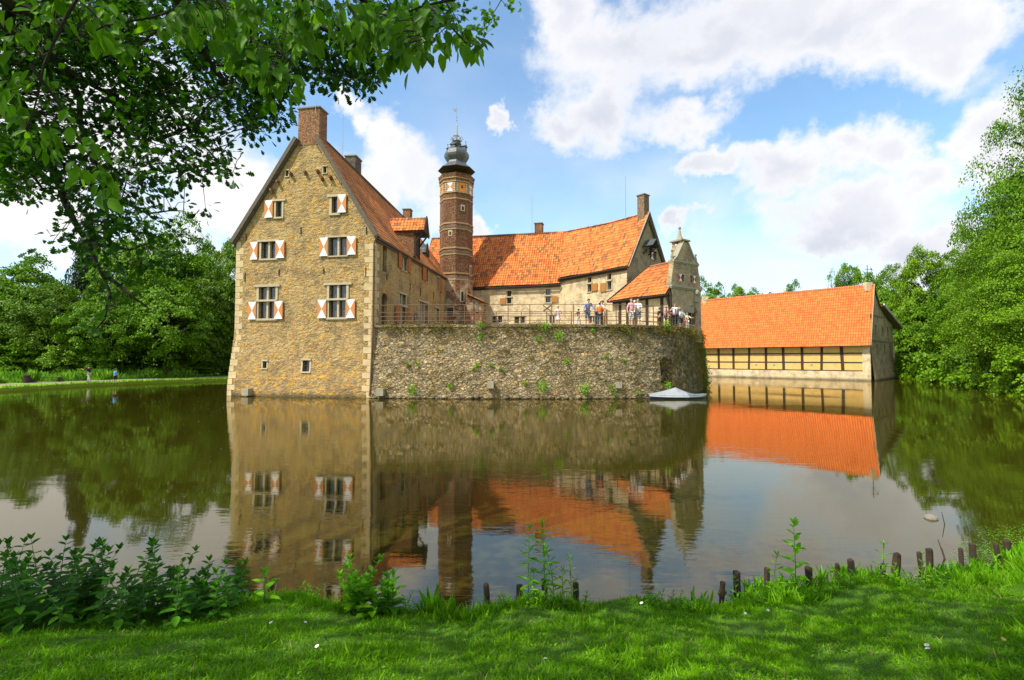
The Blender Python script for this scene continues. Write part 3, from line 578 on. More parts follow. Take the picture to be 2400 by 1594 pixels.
# ---- main hall
hall = empty('castle_hall', (2 * G, 48 * G, 4.3), 'long pale plastered hall with sweeping orange tiled roof behind the terrace', 'hall')
ha, hb, hc = (-9.5 * G, 48.65 * G), (4.37 * G, 44.5 * G), (9.0 * G, 37.8 * G); hd = ((9.0 + 5.7 * .747) * G, (37.8 + 5.7 * .665) * G)
H1, H2, H3 = Plane(ha, hb), Plane(hb, hc), Plane(hc, hd); zg = 3.9
h1 = [H1.rect(1188.4, 681.4, 1198.6, 711.4), H1.rect(1279, 677.6, 1290.6, 709), H1.rect(1154, 740, 1177, 756), H1.rect(1206, 742, 1230, 757), H1.rect(1288, 738, 1300, 757)]
h2 = [H2.rect(1378, 649.7, 1387, 684), H2.rect(1424, 641, 1433.4, 679), H2.rect(1383, 741, 1393.5, 757)]
h3 = [H3.rect(1531, 590, 1538.5, 610)]
m = MB(); wall(m, H1, [(0, zg), (H1.L, zg), (H1.L, 9.35 * G), (0, 9.4 * G)], h1, .25, 1.); wall(m, H2, [(0, zg), (H2.L, zg), (H2.L, 9.7 * G), (0, 9.75 * G)], h2, .25, 1.)
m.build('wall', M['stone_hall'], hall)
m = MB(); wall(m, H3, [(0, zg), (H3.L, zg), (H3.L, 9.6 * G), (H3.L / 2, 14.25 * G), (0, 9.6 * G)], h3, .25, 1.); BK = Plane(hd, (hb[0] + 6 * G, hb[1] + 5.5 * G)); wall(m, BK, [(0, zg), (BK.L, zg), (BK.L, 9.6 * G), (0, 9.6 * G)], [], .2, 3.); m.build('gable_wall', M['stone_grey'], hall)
for k, sd in ((0, -1), (1, 1)):
    u0, z0, u1, z1 = h1[k]; w = window(hall, H1, h1[k], mull=0, fw=.14, trans=(z0 + z1) / 2, proud=.03); zt = (z0 + z1) / 2 - .1
    shutter(w, H1, (u0 - .75, z0 - .05, u0 - .12, zt) if sd < 0 else (u1 + .1, z0 + .02, u1 + .75, zt + .02), 'brownpaint')
for k, sd in ((0, 1), (1, -1)):
    u0, z0, u1, z1 = h2[k]; w = window(hall, H2, h2[k], mull=0, fw=.12, trans=(z0 + z1) / 2 + .1, proud=.03); zt = (z0 + z1) / 2
    shutter(w, H2, (u0 - .85, z0 - .1, u0 - .1, zt - .05) if sd < 0 else (u1 + .05, z0, u1 + .8, zt), 'brownpaint')
for k in (2, 3, 4): window(hall, H1, h1[k], mull=1, fw=.12, proud=.02)
w = window(hall, H2, h2[2], mull=1, fw=.14, proud=.03); shutter(w, H2, H2.rect(1410.5, 739, 1418.5, 757), 'brownpaint')
u0, z0, u1, z1 = h3[0]; w = window(hall, H3, h3[0], mull=0, fw=.06); shutter(w, H3, (u0 - .55, z0 - .02, u0 - .02, z1 + .02), 'hourglass_red', .04)
def e3(x, y, z): return g(x, y, z)
tile_roof('roof', [(e3(-9.5, 48.35, 9.25), e3(-8.6, 51.8, 15.35)), (e3(-4., 46.75, 9.25), e3(-3.1, 50.2, 15.15)), (e3(4.35, 44.2, 9.2), e3(5.3, 47.6, 14.93))], M['tile_hall'], hall, sag=.12, amp=.055, und=.03)
tile_roof('roof', [(e3(4.2, 44.15, 9.72), e3(5.25, 47.65, 14.95)), (e3(6.75, 40.75, 9.62), e3(8.8, 42.95, 14.55)), (e3(9.02, 37.42, 9.55), e3(11.27, 39.5, 14.42))], M['tile_hall'], hall, sag=.1, amp=.055, und=.03)
tile_roof('roof', [(e3(13.6, 41.62, 9.3), e3(11.27, 39.5, 14.42)), (e3(11.5, 45.5, 9.3), e3(8.8, 42.95, 14.55)), (e3(6.5, 52, 9.3), e3(5.25, 47.65, 14.95)), (e3(-8, 56, 9.3), e3(-8.6, 51.8, 15.35))], M['tile_old'], hall, sub=2)
m = MB()
for a, b in ((e3(9.04, 37.4, 9.47), e3(11.29, 39.47, 14.4)), (e3(13.62, 41.6, 9.25), e3(11.29, 39.47, 14.4))): m.bar(a, b, .08, .12, Vector((.665, -.747, 0)))
m.build('verge', M['sandstone_grey'], hall)
m = MB()
for A, B in (((e3(-9.4, 48.3, 9.12)), e3(4.4, 44.1, 9.08)), (e3(4.25, 44.1, 9.6), e3(9.0, 37.4, 9.45))): m.bar(A, B, .12, .1)
for A, B in ((e3(-9.4, 48.55, 9.05), e3(4.4, 44.4, 9.05)), (e3(4.25, 44.4, 9.5), e3(8.95, 37.75, 9.35))): m.bar(A, B, .2, .22)
m.build('gutter', M['darkwood'], hall)
q = at(1253, 530, 49 * G); CP = Plane((q.x, q.y + .1), (q.x + .85, q.y - .1)); chimney(hall, CP, 0, .86, 14.4 * G, at(1262, 521, 48.6 * G).z, .9, 'brick'); rod(hall, 1247, 462, 545, 48.8 * G)
u0, _ = H3.hit(1509, 480); u1, zz = H3.hit(1515, 458); chimney(hall, H3, u0, u0 + .8, 13.6 * G, zz, .7, 'brick_brown', o=.04); rod(hall, 1466.5, 412, 500, 41.5 * G)
# bell hood on the gable
u, z = H3.hit(1513, 566); m = MB(); a = H3.p(u, z, 0)
for s in (-1, 1): m.add([H3.p(u, z, 0), H3.p(u, z, 1.1), H3.p(u + s * .55, z - .62, 1.1), H3.p(u + s * .55, z - .62, 0), H3.p(u, z + .07, 0), H3.p(u, z + .07, 1.1), H3.p(u + s * .6, z - .57, 1.1), H3.p(u + s * .6, z - .57, 0)], [(0, 1, 2, 3), (4, 7, 6, 5), (1, 5, 6, 2), (0, 3, 7, 4), (2, 6, 7, 3)])
hd_ = m.build('bell_hood', M['slate'], hall); m = MB(); q = H3.p(u, z - 1.05, .6); m.lathe([(.26, 0), (.2, .08), (.15, .28), (.1, .36), (.02, .4)], q, 12); m.build('bell', M['iron'], hd_)
m = MB(); m.bar(H3.p(u, z - .1, 0), H3.p(u, z - .1, 1.05), .09, .09); m.bar(H3.p(u - .45, z - 1.2, 0), H3.p(u - .45, z - .55, .9), .08, .08); m.bar(H3.p(u + .45, z - 1.2, 0), H3.p(u + .45, z - .55, .9), .08, .08); m.tube([q + Vector((0, 0, .4)), H3.p(u, z - .1, .6)], .02, 5); m.build('bell_bracket', M['darkwood'], hd_)
u, z = H3.hit(1508.5, 540); m = MB(); m.pbox(H3, u - .06, z - .25, u + .06, z + .25, 0, .012); m.build('slit', M['iron'], hall)
u, z = H1.hit(1282, 722); m = MB()
for s in (-1, 1): m.bar(H1.p(u - .4, z - .3 * s, .04), H1.p(u + .4, z + .3 * s, .04), .05, .04)
m.build('wall_anchor', M['iron'], hall)

# ---- lean-to beside the tower
lean = empty('lean_to', (-2.5 * G, 45 * G, 4.), 'low brick lean-to squeezed between the stair tower and the hall', 'lean-to')
pa = at(1105, 720, 44.2 * G); pb = at(1128, 720, 44.4 * G); pc = at(1141, 720, 46.5 * G); zA = at(1106, 689, 44.2 * G).z; zB = at(1138, 710, 45 * G).z
L1 = Plane((pa.x - .6, pa.y), (pb.x, pb.y)); L2 = Plane((pb.x, pb.y), (pc.x, pc.y + .6))
m = MB(); wall(m, L1, [(0, 3.), (L1.L, 3.), (L1.L, zB), (0, zA - .1)], [L1.rect(1116.5, 712, 1119, 731)], .2, 1.); wall(m, L2, [(0, 3.), (L2.L, 3.), (L2.L, zB), (0, zB)], [], .2, 2.); m.build('wall', M['brick_plastered'], lean)
window(lean, L1, L1.rect(1116.5, 712, 1119, 731), mull=0, fw=.04)
m = MB(); m.hexa([(pa.x - .6, pa.y - .3, zA), (pb.x + .3, pb.y - .3, zB - .02), (pc.x + .4, pc.y + .8, zB - .02), (pa.x - .2, pc.y + .8, zA), (pa.x - .6, pa.y - .3, zA + .14), (pb.x + .3, pb.y - .3, zB + .12), (pc.x + .4, pc.y + .8, zB + .12), (pa.x - .2, pc.y + .8, zA + .14)]); m.build('roof', M['tile_old'], lean)
m = MB(); q = at(1111, 715, 43.9 * G); m.tube([(q.x, q.y, zB + .1), (q.x, q.y, 4.)], .05, 6); m.build('downpipe', M['iron'], lean)

# ---- gatehouse with the scrolled gable
gate = empty('gatehouse', (11 * G, 36 * G, 4.), 'small gatehouse with timbered front, orange tiled roof and grey scrolled gable', 'gatehouse')
ka, kb, kc = (7.95 * G, 38.3 * G), (11.1 * G, 33.7 * G), (13.9 * G, 35.6 * G); K1, K2 = Plane(ka, kb), Plane(kb, kc)
m = MB(); wall(m, K1, [(0, zg), (K1.L, zg), (K1.L, 7.0 * G), (0, 7.0 * G)], [], .2, 1.); m.build('wall', M['stone_hall'], gate)
m = MB()
for px in (1410, 1454, 1471, 1517, 1552, 1571): u = K1.hit(px, 740)[0]; m.pbox(K1, u - .13, zg, u + .13, 7.0 * G, -.05, .06)
for y in (702,): zz = K1.hit(1500, y)[1]; m.pbox(K1, .1, zz - .1, K1.L - .05, zz + .1, -.05, .045)
m.pbox(K1, 0, 6.75 * G, K1.L, 7.0 * G, -.05, .1); m.build('timber_frame', M['darkwood'], gate)
ev0, ev1 = K1.p(-.1, 6.85 * G, .5), K1.p(K1.L - .12, 6.85 * G, .5); rd0 = at(1524, 621, 37.2 * G); rd1 = g(12.4, 34.75, 9.55) ; rd0.z = 9.5 * G
tile_roof('roof', [(ev0, rd0), (ev1, rd1)], M['tile_hall'], gate, tw=.25, sag=.05, und=.02)
bk0, bk1 = rd0 + (rd0 - ev0) * .9, rd1 + (rd1 - ev1) * .9; bk0.z = bk1.z = 7.2 * G; bk0.x = rd0.x + 1.5; bk0.y = rd0.y + 1.3; bk1.x = rd1.x + 1.2; bk1.y = rd1.y + 1.
tile_roof('roof', [(bk1, rd1), (bk0, rd0)], M['tile_hall'], gate, sub=2)
m = MB(); m.bar(ev0 + Vector((-.05, .05, -.02)), rd0 + Vector((-.05, .05, 0)), .12, .16, Vector((-.5, .8, 0))); m.build('verge', M['darkwood'], gate)
m = MB(); m.bar(ev0 + Vector((0, 0, -.08)), ev1 + Vector((0, 0, -.08)), .1, .1); m.bar(K1.p(K1.L - .15, 6.8 * G, .45), K1.p(K1.L - .15, 5.9 * G, .05), .1, .1); m.build('gutter', M['iron'], gate)
L = K2.L; zc1_, zc2_ = 7.42 * G, 9.22 * G
def mir(pts): return pts + [(L - u, z) for u, z in reversed(pts)]
prof = [(0, zg), (0, zc1_), (.02, zc1_ + .35), (.12, zc1_ + .9), (.27, zc1_ + 1.5), (.34, zc2_), (.42, zc2_ + .05), (.72, zc2_ + .28), (1.02, zc2_ + .72), (1.3, zc2_ + 1.15), (L / 2 - .28, zc2_ + 1.62)]
k2h = [K2.rect(1597.5, 644, 1603, 660), K2.rect(1617.5, 646, 1622, 663), K2.rect(1612, 730, 1630, 760)]
m = MB(); wall(m, K2, mir(prof), k2h, .3, .7); bp = Plane(kc, kb); bp.O += K2.N * -.4; wall(m, bp, mir(prof), [], .1, 2.)
q = mir(prof)[1:-1]
for (u0, z0), (u1, z1) in zip(q[:-1], q[1:]): m.add([K2.p(u0, z0), K2.p(u1, z1), K2.p(u1, z1, -.4), K2.p(u0, z0, -.4)], [(0, 1, 2, 3)])
KR = Plane(kc, (kc[0] - 2., kc[1] + 3.)); wall(m, KR, [(0, zg), (KR.L, zg), (KR.L, zc1_), (0, zc1_)], [], .1, 2.)
m.build('gable_wall', M['stone_grey'], gate)
for z, h, o, e in ((zc1_, .16, .12, .06), (zc1_ - .14, .08, .06, .02), (zc2_, .14, .1, -.28), (zc2_ - .12, .08, .05, -.3)):
    m = MB(); m.pbox(K2, -e, z - h / 2, L + e, z + h / 2, -.5, o); m.build('cornice', M['sandstone_grey'], gate)
m = MB()
for s in range(len(prof) - 6, len(prof) - 1):
    for f_ in (lambda u: u, lambda u: L - u): a, b = prof[s], prof[s + 1]; m.bar(K2.p(f_(a[0]), a[1] + .04, -.18), K2.p(f_(b[0]), b[1] + .04, -.18), .5, .1, K2.N.cross(Vector((b[0], 0, b[1])) ) if False else Vector((0, 0, 1)))
m.build('coping', M['sandstone_grey'], gate)
for u in (.36, L - .36):
    m = MB(); q = K2.p(u, zc2_ + .07, -.18); m.lathe([(.12, 0), (.1, .12), (.13, .3), (.07, .55), (.04, .62), (.09, .7), (.1, .78), (.02, .88)], q, 8); m.build('pinnacle', M['sandstone_grey'], gate)
u0 = L / 2 - .42; z0 = zc2_ + .75; z1 = at(1598, 565, 34.7 * G).z
m = MB(); m.pbox(K2, u0, z0, u0 + .84, z1 - .3, -1.0, -.1)
for a, b in ((u0, -1.0), (u0 + .68, -1.0), (u0, -.26), (u0 + .68, -.26)): m.pbox(K2, a, z1 - .3, a + .16, z1, b, b + .16)
lan = m.build('lantern_chimney', M['stone_grey'], gate); m = MB(); m.pbox(K2, u0 - .14, z1, u0 + .98, z1 + .12, -1.14, .04); q = K2.p(u0 + .42, z1 + .12, -.55)
m.lathe([(.42, 0), (.3, .12), (.16, .4), (.08, .85), (.05, .9), (.12, 1.), (.1, 1.1), (.02, 1.2)], q, 8); m.build('finial', M['sandstone_grey'], lan)
for k in (0, 1):
    w = window(gate, K2, k2h[k], mull=0, fw=.05, proud=.02); a = k2h[k]; shutter(w, K2, (a[0] - .42, a[1], a[0] - .03, a[3]) if k == 0 else (a[2] + .03, a[1], a[2] + .4, a[3]), 'hourglass_red', .03)
a = k2h[2]; m = MB(); m.pbox(K2, a[0], a[1], a[2], a[3], -.28, -.25); o = m.build('gate', M['darkwood'], gate)
m = MB(); n = 8
for i in range(n):
    t0, t1 = math.pi * i / n, math.pi * (i + 1) / n; cu = (a[0] + a[2]) / 2; r = (a[2] - a[0]) / 2
    q = [(cu - math.cos(t) * (r + k), a[3] - .1 + math.sin(t) * (.3 + k)) for t in (t0, t1) for k in (0, .25)]; m.hexa([K2.p(*q[0], 0), K2.p(*q[2], 0), K2.p(*q[3], 0), K2.p(*q[1], 0), K2.p(*q[0], .04), K2.p(*q[2], .04), K2.p(*q[3], .04), K2.p(*q[1], .04)])
m.build('arch', M['brick'], gate)
# carved crest and a moulded frame under the cornice
m = MB(); u, z = K2.hit(1632, 700); m.pbox(K2, u - .28, z - .3, u + .2, z + .3, 0, .09); m.lathe([(.02, 0), (.2, .1), (.22, .3), (.05, .45)], K2.p(u - .05, z + .25, .1), 8); m.pbox(K2, .9, z - 1.2, u - .4, z - .7, 0, .05); m.build('carved_crest', M['sandstone_grey'], gate)

# ---- curtain wall and courtyard
CUR = [(-8.35, 29.05), (-6, 28.85), (-3, 28.62), (0, 28.5), (3, 28.5), (5.5, 28.62), (7.6, 28.95), (9.2, 29.75), (10.6, 31.1), (12.3, 33.4), (13.6, 35.7), (14.5, 38), (15.4, 41.5), (15.7, 45), (15.2, 49), (13.5, 53), (10, 57), (4, 60), (-4, 61), (-11, 58), (-15.6, 50)]
def catmull(P, n):
    o = []
    for i in range(len(P) - 1):
        p0, p1, p2, p3 = [Vector((*P[max(0, min(len(P) - 1, k))], 0)) for k in (i - 1, i, i + 1, i + 2)]
        for j in range(n): t = j / n; o.append(.5 * ((2 * p1) + (p2 - p0) * t + (2 * p0 - 5 * p1 + 4 * p2 - p3) * t * t + (3 * p1 - p0 - 3 * p2 + p3) * t ** 3))
    return o + [Vector((*P[-1], 0))]
raw = [v * G for v in catmull(CUR, 20)]
def resample(pts, d):
    o = [pts[0]]; acc_ = 0
    for a, b in zip(pts[:-1], pts[1:]):
        L_ = (b - a).length; t = d - acc_
        while t <= L_: o.append(a.lerp(b, t / L_)); t += d
        acc_ = L_ - (t - d)
    return o
cv = resample(raw, .11); nf = next(i for i, p in enumerate(cv) if p.y > 50)
ZT = 4.34 * G
def nrm(cv, i):
    d = (cv[min(i + 1, len(cv) - 1)] - cv[max(i - 1, 0)]).normalized(); return Vector((d.y, -d.x, 0))
cwall = empty('curtain_wall', (2 * G, 29 * G, 0), 'curved rubble stone moat wall overgrown with weeds below the railing', 'castle wall')
m = MB(); rows = 50; vs = []; uvs = []
ni0, niz0, niz1 = K2, 0, 0
np_a = at(1534, 870, 30.6 * G); np_b = at(1561, 870, 31.4 * G)
for i, p in enumerate(cv[:nf]):
    n = nrm(cv, i)
    for k in range(rows):
        z = -.6 + (ZT + .6) * k / (rows - 1); q = p + n * (.38 * sm(z, ZT, -.3)); w = Vector((q.x * 1.9, q.y * 1.9, z * 3.2))
        d = noise.noise(w) * .07 + noise.noise(w * 2.7) * .05 + noise.noise(Vector((q.x * .3, q.y * .3, z * .5))) * .12
        if np_a.x + .02 < q.x < np_b.x and q.y < 40 and z > .9: 
            t = (q.x - np_a.x) / (np_b.x - np_a.x) * 2 - 1; top = CAMZ + (841.7 - 842) * .03 + .35 * math.sqrt(max(0, 1 - t * t)) - .35
            if z < top + .12: d -= 1.2 * sm(z, top + .12, top - .02)
        vs.append(q + n * d + Vector((0, 0, z))); uvs.append((i * .11, z))
nn_ = min(nf, len(cv)); fs = [(i * rows + k, (i + 1) * rows + k, (i + 1) * rows + k + 1, i * rows + k + 1) for i in range(nn_ - 1) for k in range(rows - 1)]
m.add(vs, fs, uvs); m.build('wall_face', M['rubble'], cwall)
m = MB(); back_ = cv[nf - 1::4]
for i in range(len(cv) - nf - 5):
    if i % 4 == 0: a, b = cv[nf - 1 + i], cv[min(len(cv) - 1, nf + 3 + i)]; m.quad((a.x, a.y, -.6), (b.x, b.y, -.6), (b.x, b.y, ZT), (a.x, a.y, ZT))
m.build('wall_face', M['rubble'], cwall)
m = MB(); i = 0
while i < nf - 8:
    st = random.choice((5, 6, 7, 8)); a, b = cv[i], cv[min(i + st, nf - 1)]; na, nb = nrm(cv, i), nrm(cv, min(i + st, nf - 1)); j = random.uniform(0, .05); h = ZT + random.uniform(-.02, .03); gp = (b - a).normalized() * .012
    a = a + gp; b = b - gp; zz = Vector((0, 0, ZT - .16)); zt_ = Vector((0, 0, h))
    m.hexa([a + na * (.05 + j) + zz, b + nb * (.05 + j) + zz, b - nb * .5 + zz, a - na * .5 + zz, a + na * (.05 + j) + zt_, b + nb * (.05 + j) + zt_, b - nb * .5 + zt_, a - na * .5 + zt_]); i += st
m.build('coping', M['rubble'], cwall)
m = MB(); i = 0
while i < nf * .62:      # boulders footing the wall at the waterline
    st = random.choice((3, 4, 5, 7)); p = cv[min(i + st // 2, nf - 1)]; n = nrm(cv, i); q = p + n * .40; r = st * .11 * .5; hh = random.uniform(.05, .17); st += random.choice((0, 0, 2, 4))
    pr = []; c3 = Vector((q.x, q.y, hh * .6)); b = len(m.v)
    for a_ in range(6):
        for b_ in range(10):
            th = math.pi * (a_ + .5) / 6; ph = 2 * math.pi * b_ / 10; v = Vector((math.sin(th) * math.cos(ph), math.sin(th) * math.sin(ph), math.cos(th))); v = v * (1 + .25 * noise.noise(v * 2 + c3)); pr.append(c3 + Vector((v.x * r, v.y * .2, v.z * hh)))
    m.add(pr, [(x * 10 + y, x * 10 + (y + 1) % 10, (x + 1) * 10 + (y + 1) % 10, (x + 1) * 10 + y) for x in range(5) for y in range(10)] + [tuple(range(9, -1, -1)), tuple(range(50, 60))]); i += st
m.build('footing_stones', M['rubble'], cwall, True)
for x0, y0, x1, y1, Y in ((880, 912, 898, 928, 28.2), (1142, 894, 1157, 910.5, 27.9), (1444, 896, 1458, 910, 28.2)):
    a, b = at(x0, y1, Y * G), at(x1, y0, Y * G); m = MB(); m.box(a.x, a.y, a.z, b.x, a.y + .9, b.z); m.build('stone_block', M['sandstone_grey'], cwall)
court = MB(); ring = [Vector((v.x, v.y)) for v in raw[::6]] + [Vector((Ab[0], Ab[1])), Vector((Ag[0] + 2, Ag[1] + 1)), Vector((Cg[0] - .3, Cg[1] + .2))]
r_ = delaunay_2d_cdt(ring, [(i, (i + 1) % len(ring)) for i in range(len(ring))], [], 1, 1e-4); court.add([(v.x, v.y, ZT - .06) for v in r_[0]], [tuple(f_) for f_ in r_[2]])
tag(court.build('courtyard', M['cobble']), kind='structure')
# railings
def railing(i0, i1, off, zs, step_, hh, label):
    rt = empty('railing', (cv[i0].x, cv[i0].y, ZT), label, 'railing'); pts = [cv[i] + nrm(cv, i) * off for i in range(i0, i1, 6)]
    for zr_ in zs:
        m = MB(); m.tube([p + Vector((0, 0, ZT + zr_)) for p in pts], .021, 5); m.build('rail', M['rust'], rt)
    for i in range(i0, i1, step_):
        p = cv[i] + nrm(cv, i) * off; m = MB(); m.tube([p + Vector((0, 0, ZT - .05)), p + Vector((0, 0, ZT + hh + .02))], .03, 6); m.build('post', M['rust'], rt)
    return rt
railing(4, 282, -.12, (.28, .56, .84, 1.32), 13, 1.32, 'rusty iron railing with four rails along the curved rampart edge')
railing(10, 240, -1.6, (.4, .85), 16, .95, 'lower rusty iron railing standing behind the rampart railing')

# ---- barn across the water
barn = empty('barn', (38 * G, 51.5 * G, 0), 'long half-timbered barn with yellow panels and bright orange tiled roof standing in the moat', 'barn')
bl, br = ((38. - .675 * 29) * G, (51.5 + .738 * 29) * G), (38.0 * G, 51.5 * G); bb = (46.6 * G, 59.4 * G)
B1 = Plane(bl, br); B2 = Plane(br, bb, lambda u, z: .35 * sm(z, 3.2, 0)); ze = 3.95 * G; zp = .97 * G; uP = B1.hit(2000, 870)[0] - .0
pier = B1.hit(2022, 850)[0]
m = MB(); wall(m, B1, [(0, zp), (pier, zp), (pier, ze), (0, ze)], [], .1, 1.5); m.build('panel_wall', M['ochre'], barn)
m = MB(); m.pbox(B1, 0, -.6, pier, zp, -.3, .12); m.pbox(B1, pier, -.6, B1.L, ze, -.3, .12)
tops = [(0, ze), (1.9 * G, 10.4 * G), (2.3 * G, 10.35 * G), (4.7 * G, 8.3 * G), (B2.L * .78, 6.9 * G), (B2.L, 6.5 * G)]
bh = [B2.rect(*r) for r in ((2049.5, 763, 2054, 783), (2066, 766, 2070, 785), (2078.5, 768, 2082, 786), (2053, 808, 2058, 826), (2071, 809, 2075, 828), (2084.5, 810, 2088, 827))]
wall(m, B2, [(0, -.6), (B2.L, -.6)] + tops[::-1], bh, .3, .8); wall(m, Plane(bb, (bb[0] - 18, bb[1] + 20)), [(0, -.6), (26.9, -.6), (26.9, 6.4 * G), (0, 6.4 * G)], [], .1, 4.); m.build('stone_wall', M['stone_hall'], barn)
for h in bh: window(barn, B2, h, mull=0, fw=.1, pane=True, proud=.02)
for z in (B2.hit(2065, 800)[1], B2.hit(2060, 742)[1]): m = MB(); m.pbox(B2, 0, z - .07, B2.L * (.98 if z < 6 else .55), z + .07, -.05, .08); m.build('string_course', M['sandstone_grey'], barn)
m = MB()
for px in (1652, 1684.7, 1719.3, 1755.9, 1795.5, 1836.2, 1880.2, 1926, 1973.8): u = B1.hit(px, 845)[0]; j_ = random.uniform(-.03, .03); m.bar(B1.p(u + j_ * 2, zp, -.02), B1.p(u - j_ * 2, ze, -.02), .30 + j_, .16 + j_, B1.N)
du = 3.1
uu = B1.hit(1652, 845)[0] - 3
while uu > .5: m.pbox(B1, uu - .14, zp, uu + .14, ze, -.1, .06); uu -= 3
for z in (zp + .06, B1.hit(1850, 849)[1], B1.hit(1850, 829)[1]): m.pbox(B1, 0, z - .07, pier, z + .07, -.1, .04)
m.build('timber_frame', M['darkwood'], barn)
for px, py in ((1772, 855), (1814, 855), (1902, 855)): u, z = B1.hit(px, py); m = MB(); m.pbox(B1, u - .12, z - .1, u + .12, z + .1, 0, .05); m.build('vent', M['sandstone_grey'], barn)
nf_ = B1.N; tb = B1.T
def bp_(s, t, z): v = Vector((br[0], br[1], 0)) + B2.T * (t * G) - Vector((tb.x, tb.y, 0)) * s; return Vector((v.x, v.y, z * G))
tile_roof('roof', [(bp_(29 * G, -.75, 3.72), bp_(29 * G, 1.9, 10.5)), (bp_(-.15, -.75, 3.72), bp_(-.15, 1.9, 10.5))], M['tile_barn'], barn, tw=.26, th=.36, amp=.045, und=.012)
tile_roof('roof', [(bp_(-.15, 4.7, 8.35), bp_(-.15, 1.9, 10.5)), (bp_(29 * G, 4.7, 8.35), bp_(29 * G, 1.9, 10.5))], M['tile_barn'], barn, tw=.3, sub=2)
tile_roof('roof', [(bp_(-.8, 13.2, 6.2), bp_(-.4, 4.6, 8.45)), (bp_(29 * G, 13.2, 6.2), bp_(29 * G, 4.6, 8.45))], M['tile_barn'], barn, tw=.3, sub=2)
m = MB(); m.bar(bp_(-.17, -.6, 3.75), bp_(-.17, 1.88, 10.45), .06, .1, Vector((B2.N))); m.build('verge', M['sandstone'], barn); m = MB(); m.bar(bp_(-.9, 13.2, 6.2), bp_(-.5, 4.7, 8.45), .1, .2, Vector((0, 0, 1))); m.build('verge', M['white'], barn)
q = bp_(.5, 1.9, 10.3); m = MB(); m.box(q.x - .4, q.y - .4, q.z - .6, q.x + .3, q.y + .3, q.z + .45); m.build('chimney', M['stone_hall'], barn)
m = MB(); m.tube([q, q + Vector((0, 0, 2.6))], .04, 5); m.bar(q + Vector((-.4, -.2, 2.0)), q + Vector((.9, .4, 2.1)), .05, .05); m.bar(q + Vector((-.3, -.1, 1.6)), q + Vector((.6, .2, 1.65)), .04, .04); m.bar(q + Vector((.5, .1, 2.25)), q + Vector((.9, .4, 2.0)), .05, .12); m.build('weather_vane', M['iron'], barn)
q = min((bp_(k * .25, 1.9, 10.5) for k in range(130)), key=lambda v: abs(v.x / v.y - ray(1654, 712).x / ray(1654, 712).y)); m = MB(); m.box(q.x - .35, q.y - .3, q.z - 1., q.x + .35, q.y + .3, q.z + .45); m.build('chimney', M['stone_hall'], barn)

# ------------------------------------------------------------------ water, banks, far ground
SH = [(-60, 12), (-30, 7.5), (-15, 5.6), (-5.3, 5.0), (-2.6, 5.05), (0, 5.0), (2.1, 5.1), (3.9, 5.45), (5.1, 5.65), (6.4, 6.0), (10, 7.6), (16, 12), (26, 20), (36, 29)]
MOAT = SH + [(42, 36), (50, 46), (60, 58), (66, 70), (60, 84), (40, 92), (20, 96), (0, 90), (-15, 84), (-25, 72), (-30.5, 62), (-34.5, 57), (-38, 51.5), (-40.2, 46), (-40.5, 38), (-44, 28), (-52, 20)]
m = MB(); m.quad((-90, -2, 0), (90, -2, 0), (90, 110, 0), (-90, 110, 0)); tag(m.build('water', M['water']), kind='structure')
hole = [(-60, 12), (-30, 7.5), (-19, 6.1), (-19, -14), (19, -14), (19, 14.4)] + MOAT[12:]
hv = [Vector(p) for p in hole]; nb = len(hv); ov = [Vector(p) for p in ((-1500, -1500), (1500, -1500), (1500, 1500), (-1500, 1500))]
r_ = delaunay_2d_cdt(hv + ov, [(i, (i + 1) % nb) for i in range(nb)] + [(nb + i, nb + (i + 1) % 4) for i in range(4)], [], 0, 1e-4)
m = MB(); fs = [tuple(f_) for f_ in r_[2] if not inpoly(sum(r_[0][i].x for i in f_) / 3, sum(r_[0][i].y for i in f_) / 3, hole)]
m.add([(v.x, v.y, .28) for v in r_[0]], fs)
for i in range(nb):
    a, b = hole[i], hole[(i + 1) % nb]; m.quad((a[0], a[1], -1), (b[0], b[1], -1), (b[0], b[1], .28), (a[0], a[1], .28))
tag(m.build('ground', M['meadow']), kind='structure')
m = MB(); PA = [(-60, 24), (-50, 33), (-45.5, 40), (-43.6, 47), (-41, 54.5), (-37, 61), (-32, 67)]
for i in range(len(PA) - 1):
    a, b = Vector((*PA[i], .29)), Vector((*PA[i + 1], .29)); n = Vector((-(b - a).y, (b - a).x, 0)).normalized(); m.quad(a, b, b + n * 2.2, a + n * 2.2)
tag(m.build('path', M['gravel']), kind='structure')
sx_ = np.array([p[0] for p in SH]); sy_ = np.array([p[1] for p in SH])
def edge(X): return np.interp(X, sx_, sy_) + .10 * np.sin(X * 2.1) + .06 * np.sin(X * 5.3 + 1)
def lawn_z(X, Y):
    d = edge(X) - Y; t = np.clip(d / 3.1, 0, 1); z = .05 + .82 * (t * t * (3 - 2 * t)) ** .85
    return z + .018 * np.sin(X * 3.1 + Y * 1.7) + .012 * np.sin(X * 7.3 - Y * 5.1) + .10 * np.clip(d / .12, 0, 1) - .05 - 1.2 * np.clip(-d / .1, 0, 1) 
m = MB(); xs = np.concatenate([np.arange(-19, -7, .6), np.arange(-7, 8, .12), np.arange(8, 19.5, .5)]); ds = np.array([-.14, -.05, .0, .05, .12, .25, .4, .6, .8, 1., 1.25, 1.5, 1.75, 2., 2.3, 2.6, 3., 3.5, 4.2, 5.5, 8, 12, 18, 22])
XX, DD = np.meshgrid(xs, ds, indexing='ij'); YY = edge(XX) - DD; ZZ = lawn_z(XX, YY); vs = np.stack([XX, YY, ZZ], -1).reshape(-1, 3); nd = len(ds)
fa = np.array([(i * nd + k, i * nd + k + 1, (i + 1) * nd + k + 1, (i + 1) * nd + k) for i in range(len(xs) - 1) for k in range(nd - 1)])
